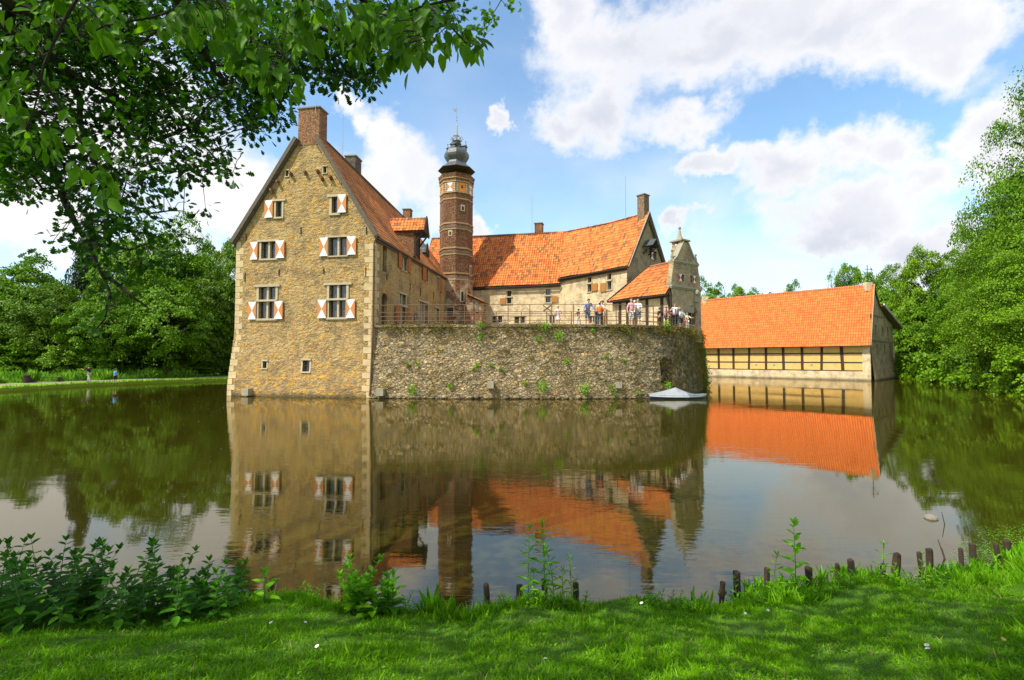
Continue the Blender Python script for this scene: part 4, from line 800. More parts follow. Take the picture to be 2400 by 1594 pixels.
tag(link('lawn', np_mesh('lawn', vs, fa), M['lawn'], None, True), kind='structure')
def on_lawn(px, py):
    r = ray(px, py); lo_, hi = 1., 9.
    for _ in range(40):
        t = (lo_ + hi) / 2; q = Vector((0, 0, CAMZ)) + r * t
        if q.z > float(lawn_z(q.x, q.y)): lo_ = t
        else: hi = t
    return q

# ------------------------------------------------------------------ leaves
OAK = (np.array([(0, 0, 0), (.10, .15, .01), (.06, .25, .0), (.22, .38, .03), (.12, .46, .01), (.28, .62, .04), (.14, .70, .0), (.2, .85, .02), (0, 1, -.06), (-.10, .15, .01), (-.06, .25, .0), (-.22, .38, .03), (-.12, .46, .01), (-.28, .62, .04), (-.14, .70, .0), (-.2, .85, .02)]), np.array([(0, 1, 2, 3, 4, 5, 6, 7, 8), (0, 8, 15, 14, 13, 12, 11, 10, 9)]))
OAK = (OAK[0] * np.array([1.55, 1, 1.3]), OAK[1])
OVATE = (np.array([(0, 0, 0), (.17, .16, .05), (.27, .42, .07), (.18, .74, .03), (0, 1.02, -.10), (-.18, .74, .03), (-.27, .42, .07), (-.17, .16, .05)]), np.array([(0, 1, 2, 3, 4), (0, 4, 5, 6, 7)]))
LANCE = (np.array([(0, 0, 0), (.09, .2, .03), (.11, .45, .03), (.06, .75, 0), (0, 1, -.12), (-.06, .75, 0), (-.11, .45, .03), (-.09, .2, .03)]), OVATE[1])
DIAM = (np.array([(0, -.5, 0), (.36, 0, .08), (0, .5, 0), (-.36, 0, .08)]), np.array([(0, 1, 2, 3)]))
def unit(a): return a / np.maximum(np.linalg.norm(a, axis=-1, keepdims=True), 1e-6)
def leaves(name, c, size, d, n, tpl, mt, parent):
    T_, P_ = tpl; d = unit(d); n = unit(n - d * (n * d).sum(1, keepdims=True)); x = np.cross(d, n); c = c - np.array(org(parent))
    v = c[:, None, :] + size[:, None, None] * (T_[None, :, 0, None] * x[:, None] + T_[None, :, 1, None] * d[:, None] + T_[None, :, 2, None] * n[:, None])
    f_ = (P_[None] + (np.arange(len(c)) * len(T_))[:, None, None]).reshape(-1, P_.shape[1]); return link(name, np_mesh(name, v.reshape(-1, 3), f_), M[mt], parent)
def rnd(n): return rng.normal(size=(n, 3))

# ------------------------------------------------------------------ distant trees: a few crown meshes of unit size, then copied
def crown_pts(kind, nb_, per, seed):
    r = np.random.default_rng(seed); C_, N_, S_ = [], [], []
    for b in range(nb_):
        if kind == 'conifer':
            t = r.uniform(0, 1) ** .7; z = 1 - 2 * t; rad = (.08 + .92 * t) * r.uniform(.55, 1.05); a = r.uniform(0, 6.283); c = np.array([rad * math.cos(a), rad * math.sin(a), z]); sc = np.array([.20, .20, .07]); out = np.array([math.cos(a), math.sin(a), .35])
        else:
            v = unit(r.normal(size=3)); v[2] = v[2] * (1. if v[2] > 0 else .95); lump = 1 + .16 * math.sin(3 * math.atan2(v[1], v[0]) + seed) + .12 * math.sin(5 * v[2] + seed * 2)
            rad = r.uniform(.35, 1.) ** .45 * lump; c = v * rad; w = .27 if kind == 'broad' else .2; sc = np.array([w, w, .085]) * r.uniform(.6, 1.25); out = v + np.array([0, 0, .7])
        p = unit(r.normal(size=(per, 3))) * (r.uniform(0, 1, (per, 1)) ** .5) * sc + c; p[:, 2] -= ((p[:, :2] - c[:2]) ** 2).sum(1) * (2.2 if kind != 'birch' else 3.5)
        C_.append(p); N_.append(np.tile(out, (per, 1)) + r.normal(size=(per, 3)) * .4)
    return np.concatenate(C_), np.concatenate(N_)
def tree_proto(name, kind, mt, leafsize, nb_, per, seed):
    root = empty(name, (0, 0, 0), '', ''); p, n = crown_pts(kind, nb_, per, seed); L_ = len(p)
    cr = leaves('crown', p * np.array([1, 1, 1]) + np.array([0, 0, 1.25]), np.random.default_rng(seed).uniform(.6, 1.3, L_) * leafsize, rnd(L_), n, DIAM, mt, root)
    m = MB(); m.tube([(0, 0, -.3), (.02, 0, .4), (0, .03, 1.1), (.02, .02, 1.9 if kind != 'broad' else 1.6)], [.075, .055, .04, .01], 8)
    for k in range(7):
        a = k * 2.4 + seed; z = .5 + k * .16; m.tube([(0, 0, z), (.35 * math.cos(a), .35 * math.sin(a), z + .25), (.7 * math.cos(a), .7 * math.sin(a), z + .42)], [.03, .018, .005], 5)
    m.build('trunk', M['bark'], root); return root
protos = {
 'A': tree_proto('broadleaf_tree', 'broad', 'leaf_mid', .05, 190, 180, 1), 'B': tree_proto('broadleaf_tree', 'broad', 'leaf_light', .05, 190, 180, 2), 'D': tree_proto('broadleaf_tree', 'broad', 'leaf_dark', .05, 190, 180, 3),
 'N': tree_proto('broadleaf_tree', 'broad', 'leaf_mid', .025, 360, 330, 4), 'M': tree_proto('broadleaf_tree', 'broad', 'leaf_light', .025, 300, 330, 5),
 'C': tree_proto('conifer_tree', 'conifer', 'leaf_conifer', .05, 260, 90, 6), 'I': tree_proto('birch_tree', 'birch', 'leaf_birch', .045, 90, 60, 7),
 'S': tree_proto('shrub', 'broad', 'leaf_mid', .075, 110, 90, 8), 'T': tree_proto('shrub', 'broad', 'leaf_light', .075, 110, 90, 9)}
used_p = set(); rt_ = random.Random(5)
def plant_tree(kind, px, Y, top, hw, label, group, zb=None, cat='tree'):
    b = at(px, 841.7, Y); ztop = at(px, top, Y).z; w = hw / F * Y; z0 = .2 if zb is None else zb
    if kind in 'ST': h = (ztop - z0) / 1.8; off = -.45 * h
    elif zb is not None: h = (ztop - zb) / 2.25; off = 0
    else: h = (ztop - z0) / 2.28; off = 0
    o = protos[kind] if kind not in used_p else copy_tree(protos[kind]); used_p.add(kind)
    o.location = (b.x, Y, z0 + off); o.scale = (w, w * rt_.uniform(.85, 1.1), h); o.rotation_euler.z = rt_.uniform(0, 6.28); o['label'] = label; o['category'] = cat; o['group'] = group
GL, GR, GB = 'trees on the left bank', 'trees on the right bank', 'treetops behind the barn'
for a in [
 ('D', -80, 62, 600, 120, 'dark tree cut by the left edge of the picture', GL), ('A', 55, 60, 598, 105, 'rounded green tree at the far left, left of the dark conifer', GL), ('C', 198, 68, 496, 62, 'tall dark conifer rising above the left bank', GL), ('B', 300, 63, 560, 90, 'light green tree just right of the dark conifer', GL),
 ('A', 385, 66, 512, 112, 'tallest broad green tree of the left bank', GL), ('I', 478, 80, 530, 48, 'thin airy birch beside the stone wing', GL), ('B', 530, 78, 560, 62, 'pale feathery tree touching the left edge of the stone wing', GL), ('D', 470, 66, 640, 85, 'dark spreading tree beside the stone wing, under the birch', GL),
 ('D', 130, 58, 655, 85, 'shaded tree below the dark conifer', GL), ('A', 255, 57, 665, 80, 'mid green tree behind the walker in black', GL), ('A', 395, 60, 640, 95, 'broad low tree over the dark gap of the left bank', GL), ('D', 545, 68, 640, 60, 'dark green tree hugging the left wall of the stone wing', GL), ('D', 20, 57, 720, 90, 'low shaded tree above the litter bin', GL),
 ('N', 2575, 42, 110, 185, 'towering tree at the right edge reaching the clouds', GR), ('N', 2435, 46, 370, 115, 'tall green tree left of the towering one at the right edge', GR), ('M', 2440, 37, 540, 155, 'bright yellow-green tree overhanging the water at the right edge', GR),
 ('A', 2300, 60, 535, 80, 'green tree in the middle of the right bank row', GR), ('B', 2165, 72, 590, 68, 'light green rounded tree right of the barn gable', GR), ('A', 2105, 84, 640, 70, 'green tree right behind the barn gable end', GR), ('D', 2140, 76, 700, 75, 'dark low tree close behind the barn gable', GR), ('A', 2225, 66, 660, 80, 'mid green tree standing low in the right bank row', GR),
 ('M', 2345, 50, 555, 100, 'light green tree in front of the tall right bank trees', GR),
 ('A', 1668, 118, 655, 58, 'round treetop nearest the gatehouse', GB), ('B', 1740, 122, 672, 42, 'small treetop left of the middle of the barn ridge', GB), ('A', 1856, 120, 662, 48, 'low treetop above the middle of the barn ridge', GB), ('I', 1955, 104, 618, 46, 'drooping birch top left of the weather vane', GB), ('B', 2008, 104, 622, 44, 'light green treetop behind the weather vane', GB), ('A', 2066, 98, 634, 56, 'green treetop right of the weather vane', GB), ('A', 1790, 125, 680, 50, 'tiny treetop barely clearing the barn ridge', GB)]: plant_tree(*a)
GS, GQ = 'shrubs along the left bank', 'shrubs hanging over the right shore'
for a in [('S', 40, 55, 790, 60, 'shrub behind the litter bin', GS), ('T', 160, 56, 800, 55, 'pale shrub behind the bench', GS), ('S', 235, 56, 815, 40, 'shrub behind the walker in black', GS), ('S', 330, 62, 830, 60, 'dark shrub right of the boy in blue', GS), ('S', 430, 64, 835, 60, 'dark shrub halfway between the boy in blue and the wing', GS), ('S', 520, 68, 838, 50, 'dark shrub against the base of the stone wing', GS),
 ('S', 100, 74, 770, 90, 'dark undergrowth behind the reeds above the bench', GS), ('S', 220, 76, 775, 85, 'dark undergrowth behind the walker in black, deep under the trees', GS), ('S', 300, 78, 780, 85, 'dark undergrowth right of the boy in blue, deep under the trees', GS), ('S', 385, 80, 775, 85, 'undergrowth in the darkest gap of the left bank', GS), ('S', 460, 82, 780, 80, 'undergrowth under the birch', GS), ('S', 530, 84, 780, 70, 'undergrowth right behind the corner of the stone wing', GS), ('S', 20, 72, 775, 90, 'undergrowth at the left edge above the litter bin', GS),
 ('S', 2125, 70, 745, 48, 'shrub at the water right of the barn gable', GQ), ('T', 2175, 63, 765, 70, 'light shrub drooping to the water past the barn', GQ), ('S', 2240, 55, 735, 85, 'green shrub halfway along the right shore', GQ), ('S', 2310, 47, 720, 95, 'large shrub over the dark water on the right', GQ), ('T', 2385, 40, 720, 95, 'bright shrub dipping into the water at the right edge', GQ), ('T', 2425, 34, 800, 90, 'lowest leafy bough touching the water at the right edge', GQ), ('S', 2290, 54, 650, 70, 'tall shrub in the middle of the right bank', GQ), ('S', 2205, 64, 800, 75, 'low dark shrub right behind the drooping one past the barn', GQ), ('S', 2265, 57, 800, 80, 'low shrub closing the gap at the water in the middle of the right shore', GQ), ('S', 2340, 48, 790, 90, 'low shrub closing the gap at the water near the right edge', GQ), ('S', 2150, 74, 810, 60, 'lowest shrub tucked beside the barn at the water', GQ)]:
    plant_tree(*a, zb=-.5 if a[1] > 1000 else .2, cat='shrub')

# distant wood that closes the horizon behind everything
m_, n_ = [], []
for k in range(1500):
    a = rng.uniform(-1.5, 1.5); rr = rng.uniform(150, 175); q = np.array([rr * math.sin(a), rr * math.cos(a) * 1.0, rng.uniform(0, 1) ** .7 * (9 + 2.5 * math.sin(a * 17) + 1.5 * math.sin(a * 43))]); m_.append(q + rng.normal(size=(14, 3)) * np.array([2, 2, .9])); n_.append(rng.normal(size=(14, 3)) + np.array([0, -.5, .8]))
p_ = np.concatenate(m_); o = leaves('distant_wood', p_, rng.uniform(.9, 1.9, len(p_)), rnd(len(p_)), np.concatenate(n_), DIAM, 'leaf_mid', None); tag(o, 'far off wood along the horizon', 'wood', kind='stuff')
# tall reeds and rough grass behind the path
n = 6000; X_ = rng.uniform(0, 1, n); Yr = 38 + X_ * 24; Yr = Yr + .8 * np.sin(Yr * 3); Xr = np.interp(Yr, [38, 47, 54.5, 61], [-49.5, -46.4, -43.8, -39.5]) - rng.uniform(0, 1, n) ** 1.5 * 4.5
c_ = np.stack([Xr, Yr, np.full(n, .28)], 1); tag(leaves('tall_grass', c_, rng.uniform(.4, 1.3, n) * (.75 + .35 * np.sin(Yr * 1.9)), rnd(n) * .3 + np.array([0, 0, 1]), rnd(n), (LANCE[0] * np.array([.7, 1, 1]), LANCE[1]), 'reed', None), 'tall rough grass behind the path on the left bank', 'tall grass', kind='stuff')
n = 2600; t_ = rng.uniform(0, 1, n); sp = np.array(MOAT[19:29]); ii = (t_ * (len(sp) - 1)).astype(int); fr_ = (t_ * (len(sp) - 1) - ii)[:, None]; c_ = sp[ii] * (1 - fr_) + sp[ii + 1] * fr_; c_ = np.concatenate([c_ + rng.normal(size=(n, 2)) * .12, np.full((n, 1), .2)], 1)
tag(leaves('bank_grass', c_, rng.uniform(.15, .35, n), rnd(n) * .5 + np.array([0, 0, 1]), rnd(n), LANCE, 'reed', None), 'grass tufts along the far water edge', 'grass', kind='stuff')

# ------------------------------------------------------------------ bench and bin on the left bank
q0, q1 = Vector((-46.6, 46.8, .3)), Vector((-45.1, 48.9, .3)); d_ = (q1 - q0).normalized(); n_2 = Vector((d_.y, -d_.x, 0))
bn = empty('park_bench', (q0 + q1) / 2, 'low dark wooden bench beside the path on the left bank', 'bench'); m = MB()
for k in (-.18, 0, .18): m.bar(q0 + n_2 * k + Vector((0, 0, .45)), q1 + n_2 * k + Vector((0, 0, .45)), .15, .06)
m.build('seat', M['oldwood'], bn)
for q in (q0 + d_ * .25, q1 - d_ * .25): m = MB(); m.bar(q - n_2 * .25 + Vector((0, 0, .2)), q + n_2 * .25 + Vector((0, 0, .2)), .18, .42); m.build('leg', M['darkwood'], bn)
q = at(63, 895, 46.) ; q.z = .28; bi = empty('litter_bin', q, 'dark square litter bin standing left of the bench', 'bin'); m = MB(); m.lathe([(.22, 0), (.26, .62), (.28, .64), (.28, .7), (.2, .7), (.2, .5)], q, 8); m.build('body', M['darkwood'], bi); m = MB(); m.lathe([(.3, .7), (.3, .74), (.05, .8)], q, 8); m.build('lid', M['iron'], bi)

# ------------------------------------------------------------------ covered boat
bo = at(1587, 934, 31.6); bo.z = 0; boat = empty('rowing_boat', bo, 'small rowing boat under a grey tarpaulin moored below the rampart', 'boat'); HL, HB = 1.86, .62
def hullw(t): return HB * max(0., 1 - abs(t) ** 2.6) ** .75 if t > 0 else HB * (1 - .35 * abs(t) ** 3)
m = MB(); vs = []; ns = 18; 
for i in range(ns + 1):
    t = -1 + 2 * i / ns; w_ = hullw(t)
    for s, z in ((-1, .22), (-.8, .02), (-.45, -.1), (.45, -.1), (.8, .02), (1, .22)): vs.append(bo + Vector((t * HL, s * w_, z + .06 * t * t)))
m.add(vs, [(i * 6 + k, (i + 1) * 6 + k, (i + 1) * 6 + k + 1, i * 6 + k + 1) for i in range(ns) for k in range(5)] + [(0, 1, 2, 3, 4, 5)]); m.build('hull', M['slate'], boat)
m = MB(); vs = []; nw = 14
for i in range(41):
    t = -1 + 2 * i / 40; w_ = hullw(t) * 1.05 + .02; rg = .27 + (.45 * max(0, 1 - abs(t + .05) / .9) ** 1.2 if t < -.05 else .45 * max(0, 1 - abs(t + .05) / .72) ** 1.5) + .06 * t * t
    for k in range(nw + 1):
        s = -1 + 2 * k / nw; z = rg + (.22 + .06 * t * t - rg) * abs(s) ** .85 + (.022 * math.sin(t * 17 + abs(s) * 9) + .016 * math.sin(t * 41 - s * 7)) * (1 - abs(s)) * abs(s) * 4; vs.append(bo + Vector((t * HL * 1.02, s * w_, z)))
    vs[-1].z -= .1; vs[-nw - 1].z -= .1
plain('tarp_light', (.27, .29, .31), .55, .12, 3.); plain('tarp_dark', (.12, .16, .15), .3, .3, 3.)
a_ = MB(); a_.add(vs[:27 * 15], [(i * 15 + k, (i + 1) * 15 + k, (i + 1) * 15 + k + 1, i * 15 + k + 1) for i in range(26) for k in range(nw)]); a_.build('tarpaulin', M['tarp_light'], boat, True)
a_ = MB(); a_.add(vs[26 * 15:], [(i * 15 + k, (i + 1) * 15 + k, (i + 1) * 15 + k + 1, i * 15 + k + 1) for i in range(14) for k in range(nw)]); a_.build('tarpaulin', M['tarp_dark'], boat, True)

# ------------------------------------------------------------------ plants growing on the rampart
def wall_pt(px, py):
    best = None; r = ray(px, py)
    for i in range(0, nf, 2):
        p = cv[i]; n = nrm(cv, i); z = CAMZ + r.z / r.y * p.y; q = p + n * (.38 * sm(z, ZT, -.3)); e = abs(q.x / q.y * 1 - r.x / r.y)
        if best is None or e < best[0] and q.y < 45: best = (e, q, n, z)
    _, q, n, z = best; z = CAMZ + r.z / r.y * q.y; return Vector((q.x, q.y, z)), n
def tuft(name, q, n, size, cnt, mt, label, group, tpl=OVATE, ls=.13, cat='plant', up=.7):
    rt = empty(name, q, label, cat, group); c_ = np.array(q) + rnd(cnt) * size * np.array([.42, .42, .5]) * .8 + np.array(n) * size * .35; z0 = q.z
    leaves('foliage', c_, rng.uniform(.6, 1.3, cnt) * ls, rnd(cnt) * .6 + np.array([n[0] * .5, n[1] * .5, up]), rnd(cnt) + np.array([n[0], n[1], 1]), tpl, mt, rt)
    m = MB()
    for k in range(4): e = Vector(q) + Vector(rng.normal(size=3) * size * .3) + Vector(n) * size * .5; m.tube([Vector(q) - Vector(n) * .1, Vector(q) + Vector(n) * size * .25, e], [.012, .01, .004], 4)
    m.build('stem', M['stem'], rt)
GWp = 'bright green plants rooted in the rampart wall'
for px, py, sz, cnt, lab in [(1131, 763, .30, 90, 'bright fern at the top of the rampart left of the middle'), (1131, 788, .32, 90, 'yellow-green tuft just under the top fern of the rampart'), (1276, 766, .42, 150, 'large bright bush on the rampart top left of the small girl'), (1260, 795, .26, 60, 'small leafy trail below the large rampart-top bush'), (1313, 786, .42, 140, 'hanging bush on the rampart below the small girl'),
  (965, 913, .48, 160, 'dark green bush at the waterline beside the stone block'), (1270, 905, .55, 190, 'big bush at the waterline under the middle of the rampart'), (1365, 912, .48, 170, 'bright bush at the waterline left of the rampart block'), (1428, 910, .24, 60, 'narrow bush at the waterline beside the rampart block'), (1443, 924, .22, 50, 'narrow upright bush under the rampart block'), (1495, 921, .16, 30, 'tiny sprig at the waterline left of the boat'), (1329, 848, .2, 55, 'small tuft halfway up the rampart under the man in blue'), (1423, 838, .18, 45, 'small sprig halfway up the rampart left of the niche'), (1462, 846, .18, 45, 'sprig halfway up the rampart closer to the niche'),
  (1557, 762, .34, 110, 'bush on the rampart edge in front of the woman in black'), (1560, 905, .34, 90, 'dark bush below the rampart niche'), (978, 852, .16, 40, 'small weed in the upper left of the rampart'), (954, 856, .14, 30, 'little weed near a dark crack of the rampart'), (1115, 856, .18, 50, 'weed on the middle left of the rampart face'), (1178, 866, .2, 50, 'pale weed patch on the middle of the rampart face'), (1150, 855, .16, 40, 'pale weed left of the middle patch on the rampart'), (1228, 898, .2, 50, 'low weed left of the big waterline bush'), (1640, 790, .3, 60, 'hanging weed at the right end of the rampart top'), (1055, 905, .2, 50, 'trailing weed near the waterline in the left half of the rampart'), (1475, 780, .16, 40, 'sprig under the coping below the man in white'), (1391, 776, .16, 40, 'sprig under the coping below the boy in orange'), (1107, 865, .15, 40, 'thin trailing weed left of the middle rampart weed')]:
    q, n = wall_pt(px, py); tuft('wall_plant', q + n * .05, n, sz, cnt, 'leaf_wall', lab, GWp, ls=.11)
c_, n_ = [], []
for k in range(800):
    i = rng.integers(6, nf - 4); p = cv[i]; n = nrm(cv, i); t = i / nf; z = rng.uniform(.15, ZT) if rng.uniform() < .4 + t * .55 else ZT - rng.uniform(0, .5)
    q = p + n * (.38 * sm(z, ZT, -.3) + .08); k_ = 16 if t < .6 else 26; c_.append(np.array((q.x, q.y, z)) + rnd(k_) * np.array([.14, .14, .16])); n_.append(np.tile(np.array(n), (k_, 1)))
c_ = np.concatenate(c_); n_ = np.concatenate(n_); L_ = len(c_)
tag(leaves('wall_grass', c_, rng.uniform(.1, .26, L_), rnd(L_) * .6 + n_ * .6 + np.array([0, 0, -.3]), rnd(L_) + n_, (LANCE[0] * np.array([.6, 1, 1]), LANCE[1]), 'leaf_moss', None), 'dry grass and moss hanging from the rampart joints', 'grass', kind='stuff')
c_, n_ = [], []
for k in range(420):
    t = rng.uniform(.70, 1.) ** .8; i = int(nf * (.0 + .98 * t)) - 2; p = cv[i]; n = nrm(cv, i)
    if p.y < 33.5: continue
    z = rng.uniform(-.05, ZT - .1); q = p + n * (.38 * sm(z, ZT, -.3) + .08); c_.append(np.array((q.x, q.y, z)) + rnd(30) * np.array([.2, .2, .22]) + np.array(n) * .08); n_.append(np.tile(np.array(n), (30, 1)))
c_ = np.concatenate(c_); n_ = np.concatenate(n_); L_ = len(c_)
iv = empty('ivy', (14.4 * G, 38 * G, 1.), 'dark ivy curtain covering the shaded right end of the rampart', 'ivy'); leaves('foliage', c_, rng.uniform(.08, .18, L_), rnd(L_) + n_ * .3, rnd(L_) * .7 + n_, DIAM, 'leaf_dark', iv)

# ------------------------------------------------------------------ people
SK = {}
def cmat(c):
    k = 'cloth_%02d_%02d_%02d' % tuple(int(x * 99) for x in c)
    if k not in M: plain(k, c, .85, .1, 20.)
    return M[k]
plain('skin', (.55, .30, .20), .6, .08)
def skin_obj(name, joints, edges, mt, parent, sub=1, rootv=0):
    me = bpy.data.meshes.new(name); bm = bmesh.new(); lay = bm.verts.layers.skin.verify(); vs = []
    for i, (p, r) in enumerate(joints):
        v = bm.verts.new(p); v[lay].radius = (r, r) if not isinstance(r, tuple) else r; v[lay].use_root = (i == rootv); vs.append(v)
    for a, b in edges: bm.edges.new((vs[a], vs[b]))
    bm.to_mesh(me); bm.free(); o = link(name, me, mt, parent); o.modifiers.new('skin', 'SKIN').use_smooth_shade = True; s = o.modifiers.new('sub', 'SUBSURF'); s.levels = sub; s.render_levels = sub; return o
def person(loc, H, yaw, label, hair, top, bottom, lean=0., arms=((.1, -.15), (.1, -.15)), short=True, skirt=False, stride=0., sleeve=.5, shoe=(.08, .07, .06), bag=None, dress=False, head=0., bk=None):
    rt = empty('person', loc, label, 'person', 'visitors'); s = H / 1.75; ORG[rt.name] = Vector((0, 0, 0)); child = H < 1.4
    def q(x, y, z): return Vector((x, y, z)) * s
    def ln(x, y, z): k = max(0, z - .95); return q(x, y + lean * k, z - abs(lean) * k * .25)
    hs = 1.18 if child else 1.
    J = [(q(0, 0, .95), .125), (ln(0, .0, 1.15), .12), (ln(0, 0, 1.34), .135), (ln(0, .0, 1.46), .06), (ln(0, .01, 1.53), .05), (ln(0, .015 + head, 1.62), (.078, .095)), (ln(0, .0 + head, 1.70), .06), (ln(0, .115 + head, 1.615), .014)]
    E = [(0, 1), (1, 2), (2, 3), (3, 4), (4, 5), (5, 6), (5, 7)]; J = [(p, tuple(x * s * hs for x in r) if isinstance(r, tuple) else r * s * (hs if i > 4 else 1)) for i, (p, r) in enumerate(J)]
    def J_(p, r): J.append((p, r * s)); return len(J) - 1
    legs = []
    for sd in (-1, 1):
        st = stride * sd; h = J_(q(.09 * sd, 0, .88), .085); k = J_(q(.10 * sd, st * .45 + .02, .50), .058); a = J_(q(.10 * sd, st * .8 - (.05 if st < 0 else 0), .09), .038); t = J_(q(.12 * sd, st * .8 + .13, .04), .032); E.extend([(0, h), (h, k), (k, a), (a, t)]); legs.append((h, k, a, t))
    armj = []
    for sd, (fw, outw) in zip((-1, 1), arms):
        sh_ = J_(ln(.17 * sd, 0, 1.40), .055); e0 = ln((.21 + .0) * sd, 0, 1.40); up_ = Vector((sd * (.06 + max(0, outw) * .11), .02 + fw * .22, -.27 + max(0, fw - .5) * .2)) * s; el_ = e0 + up_; el = J_(el_, .04)
        wr_ = el_ + Vector((sd * (-.02 + outw * .13), .06 + fw * .24, -.22 + fw * .30)).normalized() * .25 * s; wr = J_(wr_, .026); d = (wr_ - el_).normalized(); pm = J_(wr_ + d * .06 * s, .034); E.extend([(2, sh_), (sh_, el), (el, wr), (wr, pm)])
        side = d.cross(Vector((0, 0, 1))); side = side.normalized() if side.length > .2 else Vector((1, 0, 0))
        for f_ in range(4): k = f_ - 1.5; b1 = J_(wr_ + d * .10 * s + side * k * .022 * s, .009); b2 = J_(wr_ + d * (.14 + .012 * (1.5 - abs(k))) * s + side * k * .026 * s + Vector((0, 0, -.015)) * s, .008); E.extend([(pm, b1), (b1, b2)])
        th = J_(wr_ + d * .07 * s - side * .06 * s, .010); E.append((pm, th)); armj.append((sh_, el, wr))
    b = skin_obj('body', J, E, M['skin'], rt)
    hp = Vector(J[5][0]) + Vector((0, -.012, .028)) * s; m = MB(); vs = []; rr = .108 * s * hs
    for a in range(7):
        th = math.pi * .62 * a / 6 + .02
        for c in range(12): ph = 2 * math.pi * c / 12; v = Vector((math.sin(th) * math.cos(ph) * .88, math.sin(th) * math.sin(ph) * 1.02, math.cos(th) * .92)); low = .75 if (v.y > .35 and a > 3) else 1.; vs.append(hp + v * rr * low)
    m.add(vs, [(a * 12 + c, a * 12 + (c + 1) % 12, (a + 1) * 12 + (c + 1) % 12, (a + 1) * 12 + c) for a in range(6) for c in range(12)]); m.build('hair', cmat(hair), rt, True)
    # clothing follows the same joints with a little more girth
    tj = [(J[0][0] + q(0, 0, -.02), .148 * s), (J[1][0], .14 * s), (J[2][0], .15 * s), (J[3][0] - Vector((0, 0, .02)), .085 * s)]; te = [(0, 1), (1, 2), (2, 3)]
    for sh_, el, wr in armj:
        a = len(tj); tj.append((J[sh_][0], .072 * s)); e_ = J[sh_][0].lerp(J[el][0], min(1, sleeve * 2)); tj.append((e_, .06 * s)); te += [(2, a), (a, a + 1)]
        if sleeve > .5: tj.append((J[el][0].lerp(J[wr][0], (sleeve - .5) * 2), .042 * s)); te.append((a + 1, a + 2))
    skin_obj('shirt' if not dress else 'dress_top', tj, te, cmat(top), rt)
    if skirt or dress:
        m = MB(); vs = []; zb_ = .52 if dress else .5
        for a in range(6):
            z = 1.0 - (1.0 - zb_) * a / 5; r = .13 + .11 * a / 5
            for c in range(14): ph = 2 * math.pi * c / 14; vs.append(q(math.cos(ph) * r * (1 + .06 * math.sin(ph * 5)), math.sin(ph) * r * .8, z))
        m.add(vs, [(a * 14 + c, a * 14 + (c + 1) % 14, (a + 1) * 14 + (c + 1) % 14, (a + 1) * 14 + c) for a in range(5) for c in range(14)]); m.build('skirt', cmat(bottom), rt, True)
    else:
        pj = [(J[0][0] + q(0, 0, .02), .14 * s)]; pe = []
        for h, k, a, t in legs:
            i = len(pj); pj.append((J[h][0], .10 * s)); pj.append((J[k][0] - Vector((0, 0, .04)) * s, .085 * s)); pe += [(0, i), (i, i + 1)]
            if not short: pj.append((J[a][0] + Vector((0, 0, .02)) * s, .06 * s)); pe.append((i + 1, i + 2))
        skin_obj('shorts' if short else 'trousers', pj, pe, cmat(bottom), rt)
    for h, k, a, t in legs:
        m = MB(); p = J[a][0]; m.tube([p + Vector((0, -.06, -.045)) * s, p + Vector((0, .03, -.03)) * s, J[t][0] + Vector((0, .0, -.005)) * s, J[t][0] + Vector((0, .05, -.01)) * s], [.036 * s, .045 * s, .04 * s, .02 * s], 8); m.build('shoe', cmat(shoe), rt, True)
    if bag: m = MB(); z = 1.0 if bag[0] == 'low' else 1.25; x = .2 if bag[0] == 'low' else 0; yb = 0 if bag[0] == 'low' else -.2; m.lathe([(.04, -.18), (.14, -.16), (.15, .1), (.1, .18), (.02, .19)], q(x, yb, z), 8); m.build('bag', cmat(bag[1]), rt, True)
    rt.rotation_euler.z = yaw
def curve_at(px):
    t = ray(px, 757).x / ray(px, 757).y; b = min((abs(cv[i].x / cv[i].y - t), i) for i in range(nf) if cv[i].y < 45); return b[1]
DEN, NAVY, WHT, PNK, BLK = (.10, .17, .28), (.04, .05, .10), (.72, .72, .74), (.62, .35, .38), (.015, .015, .02)
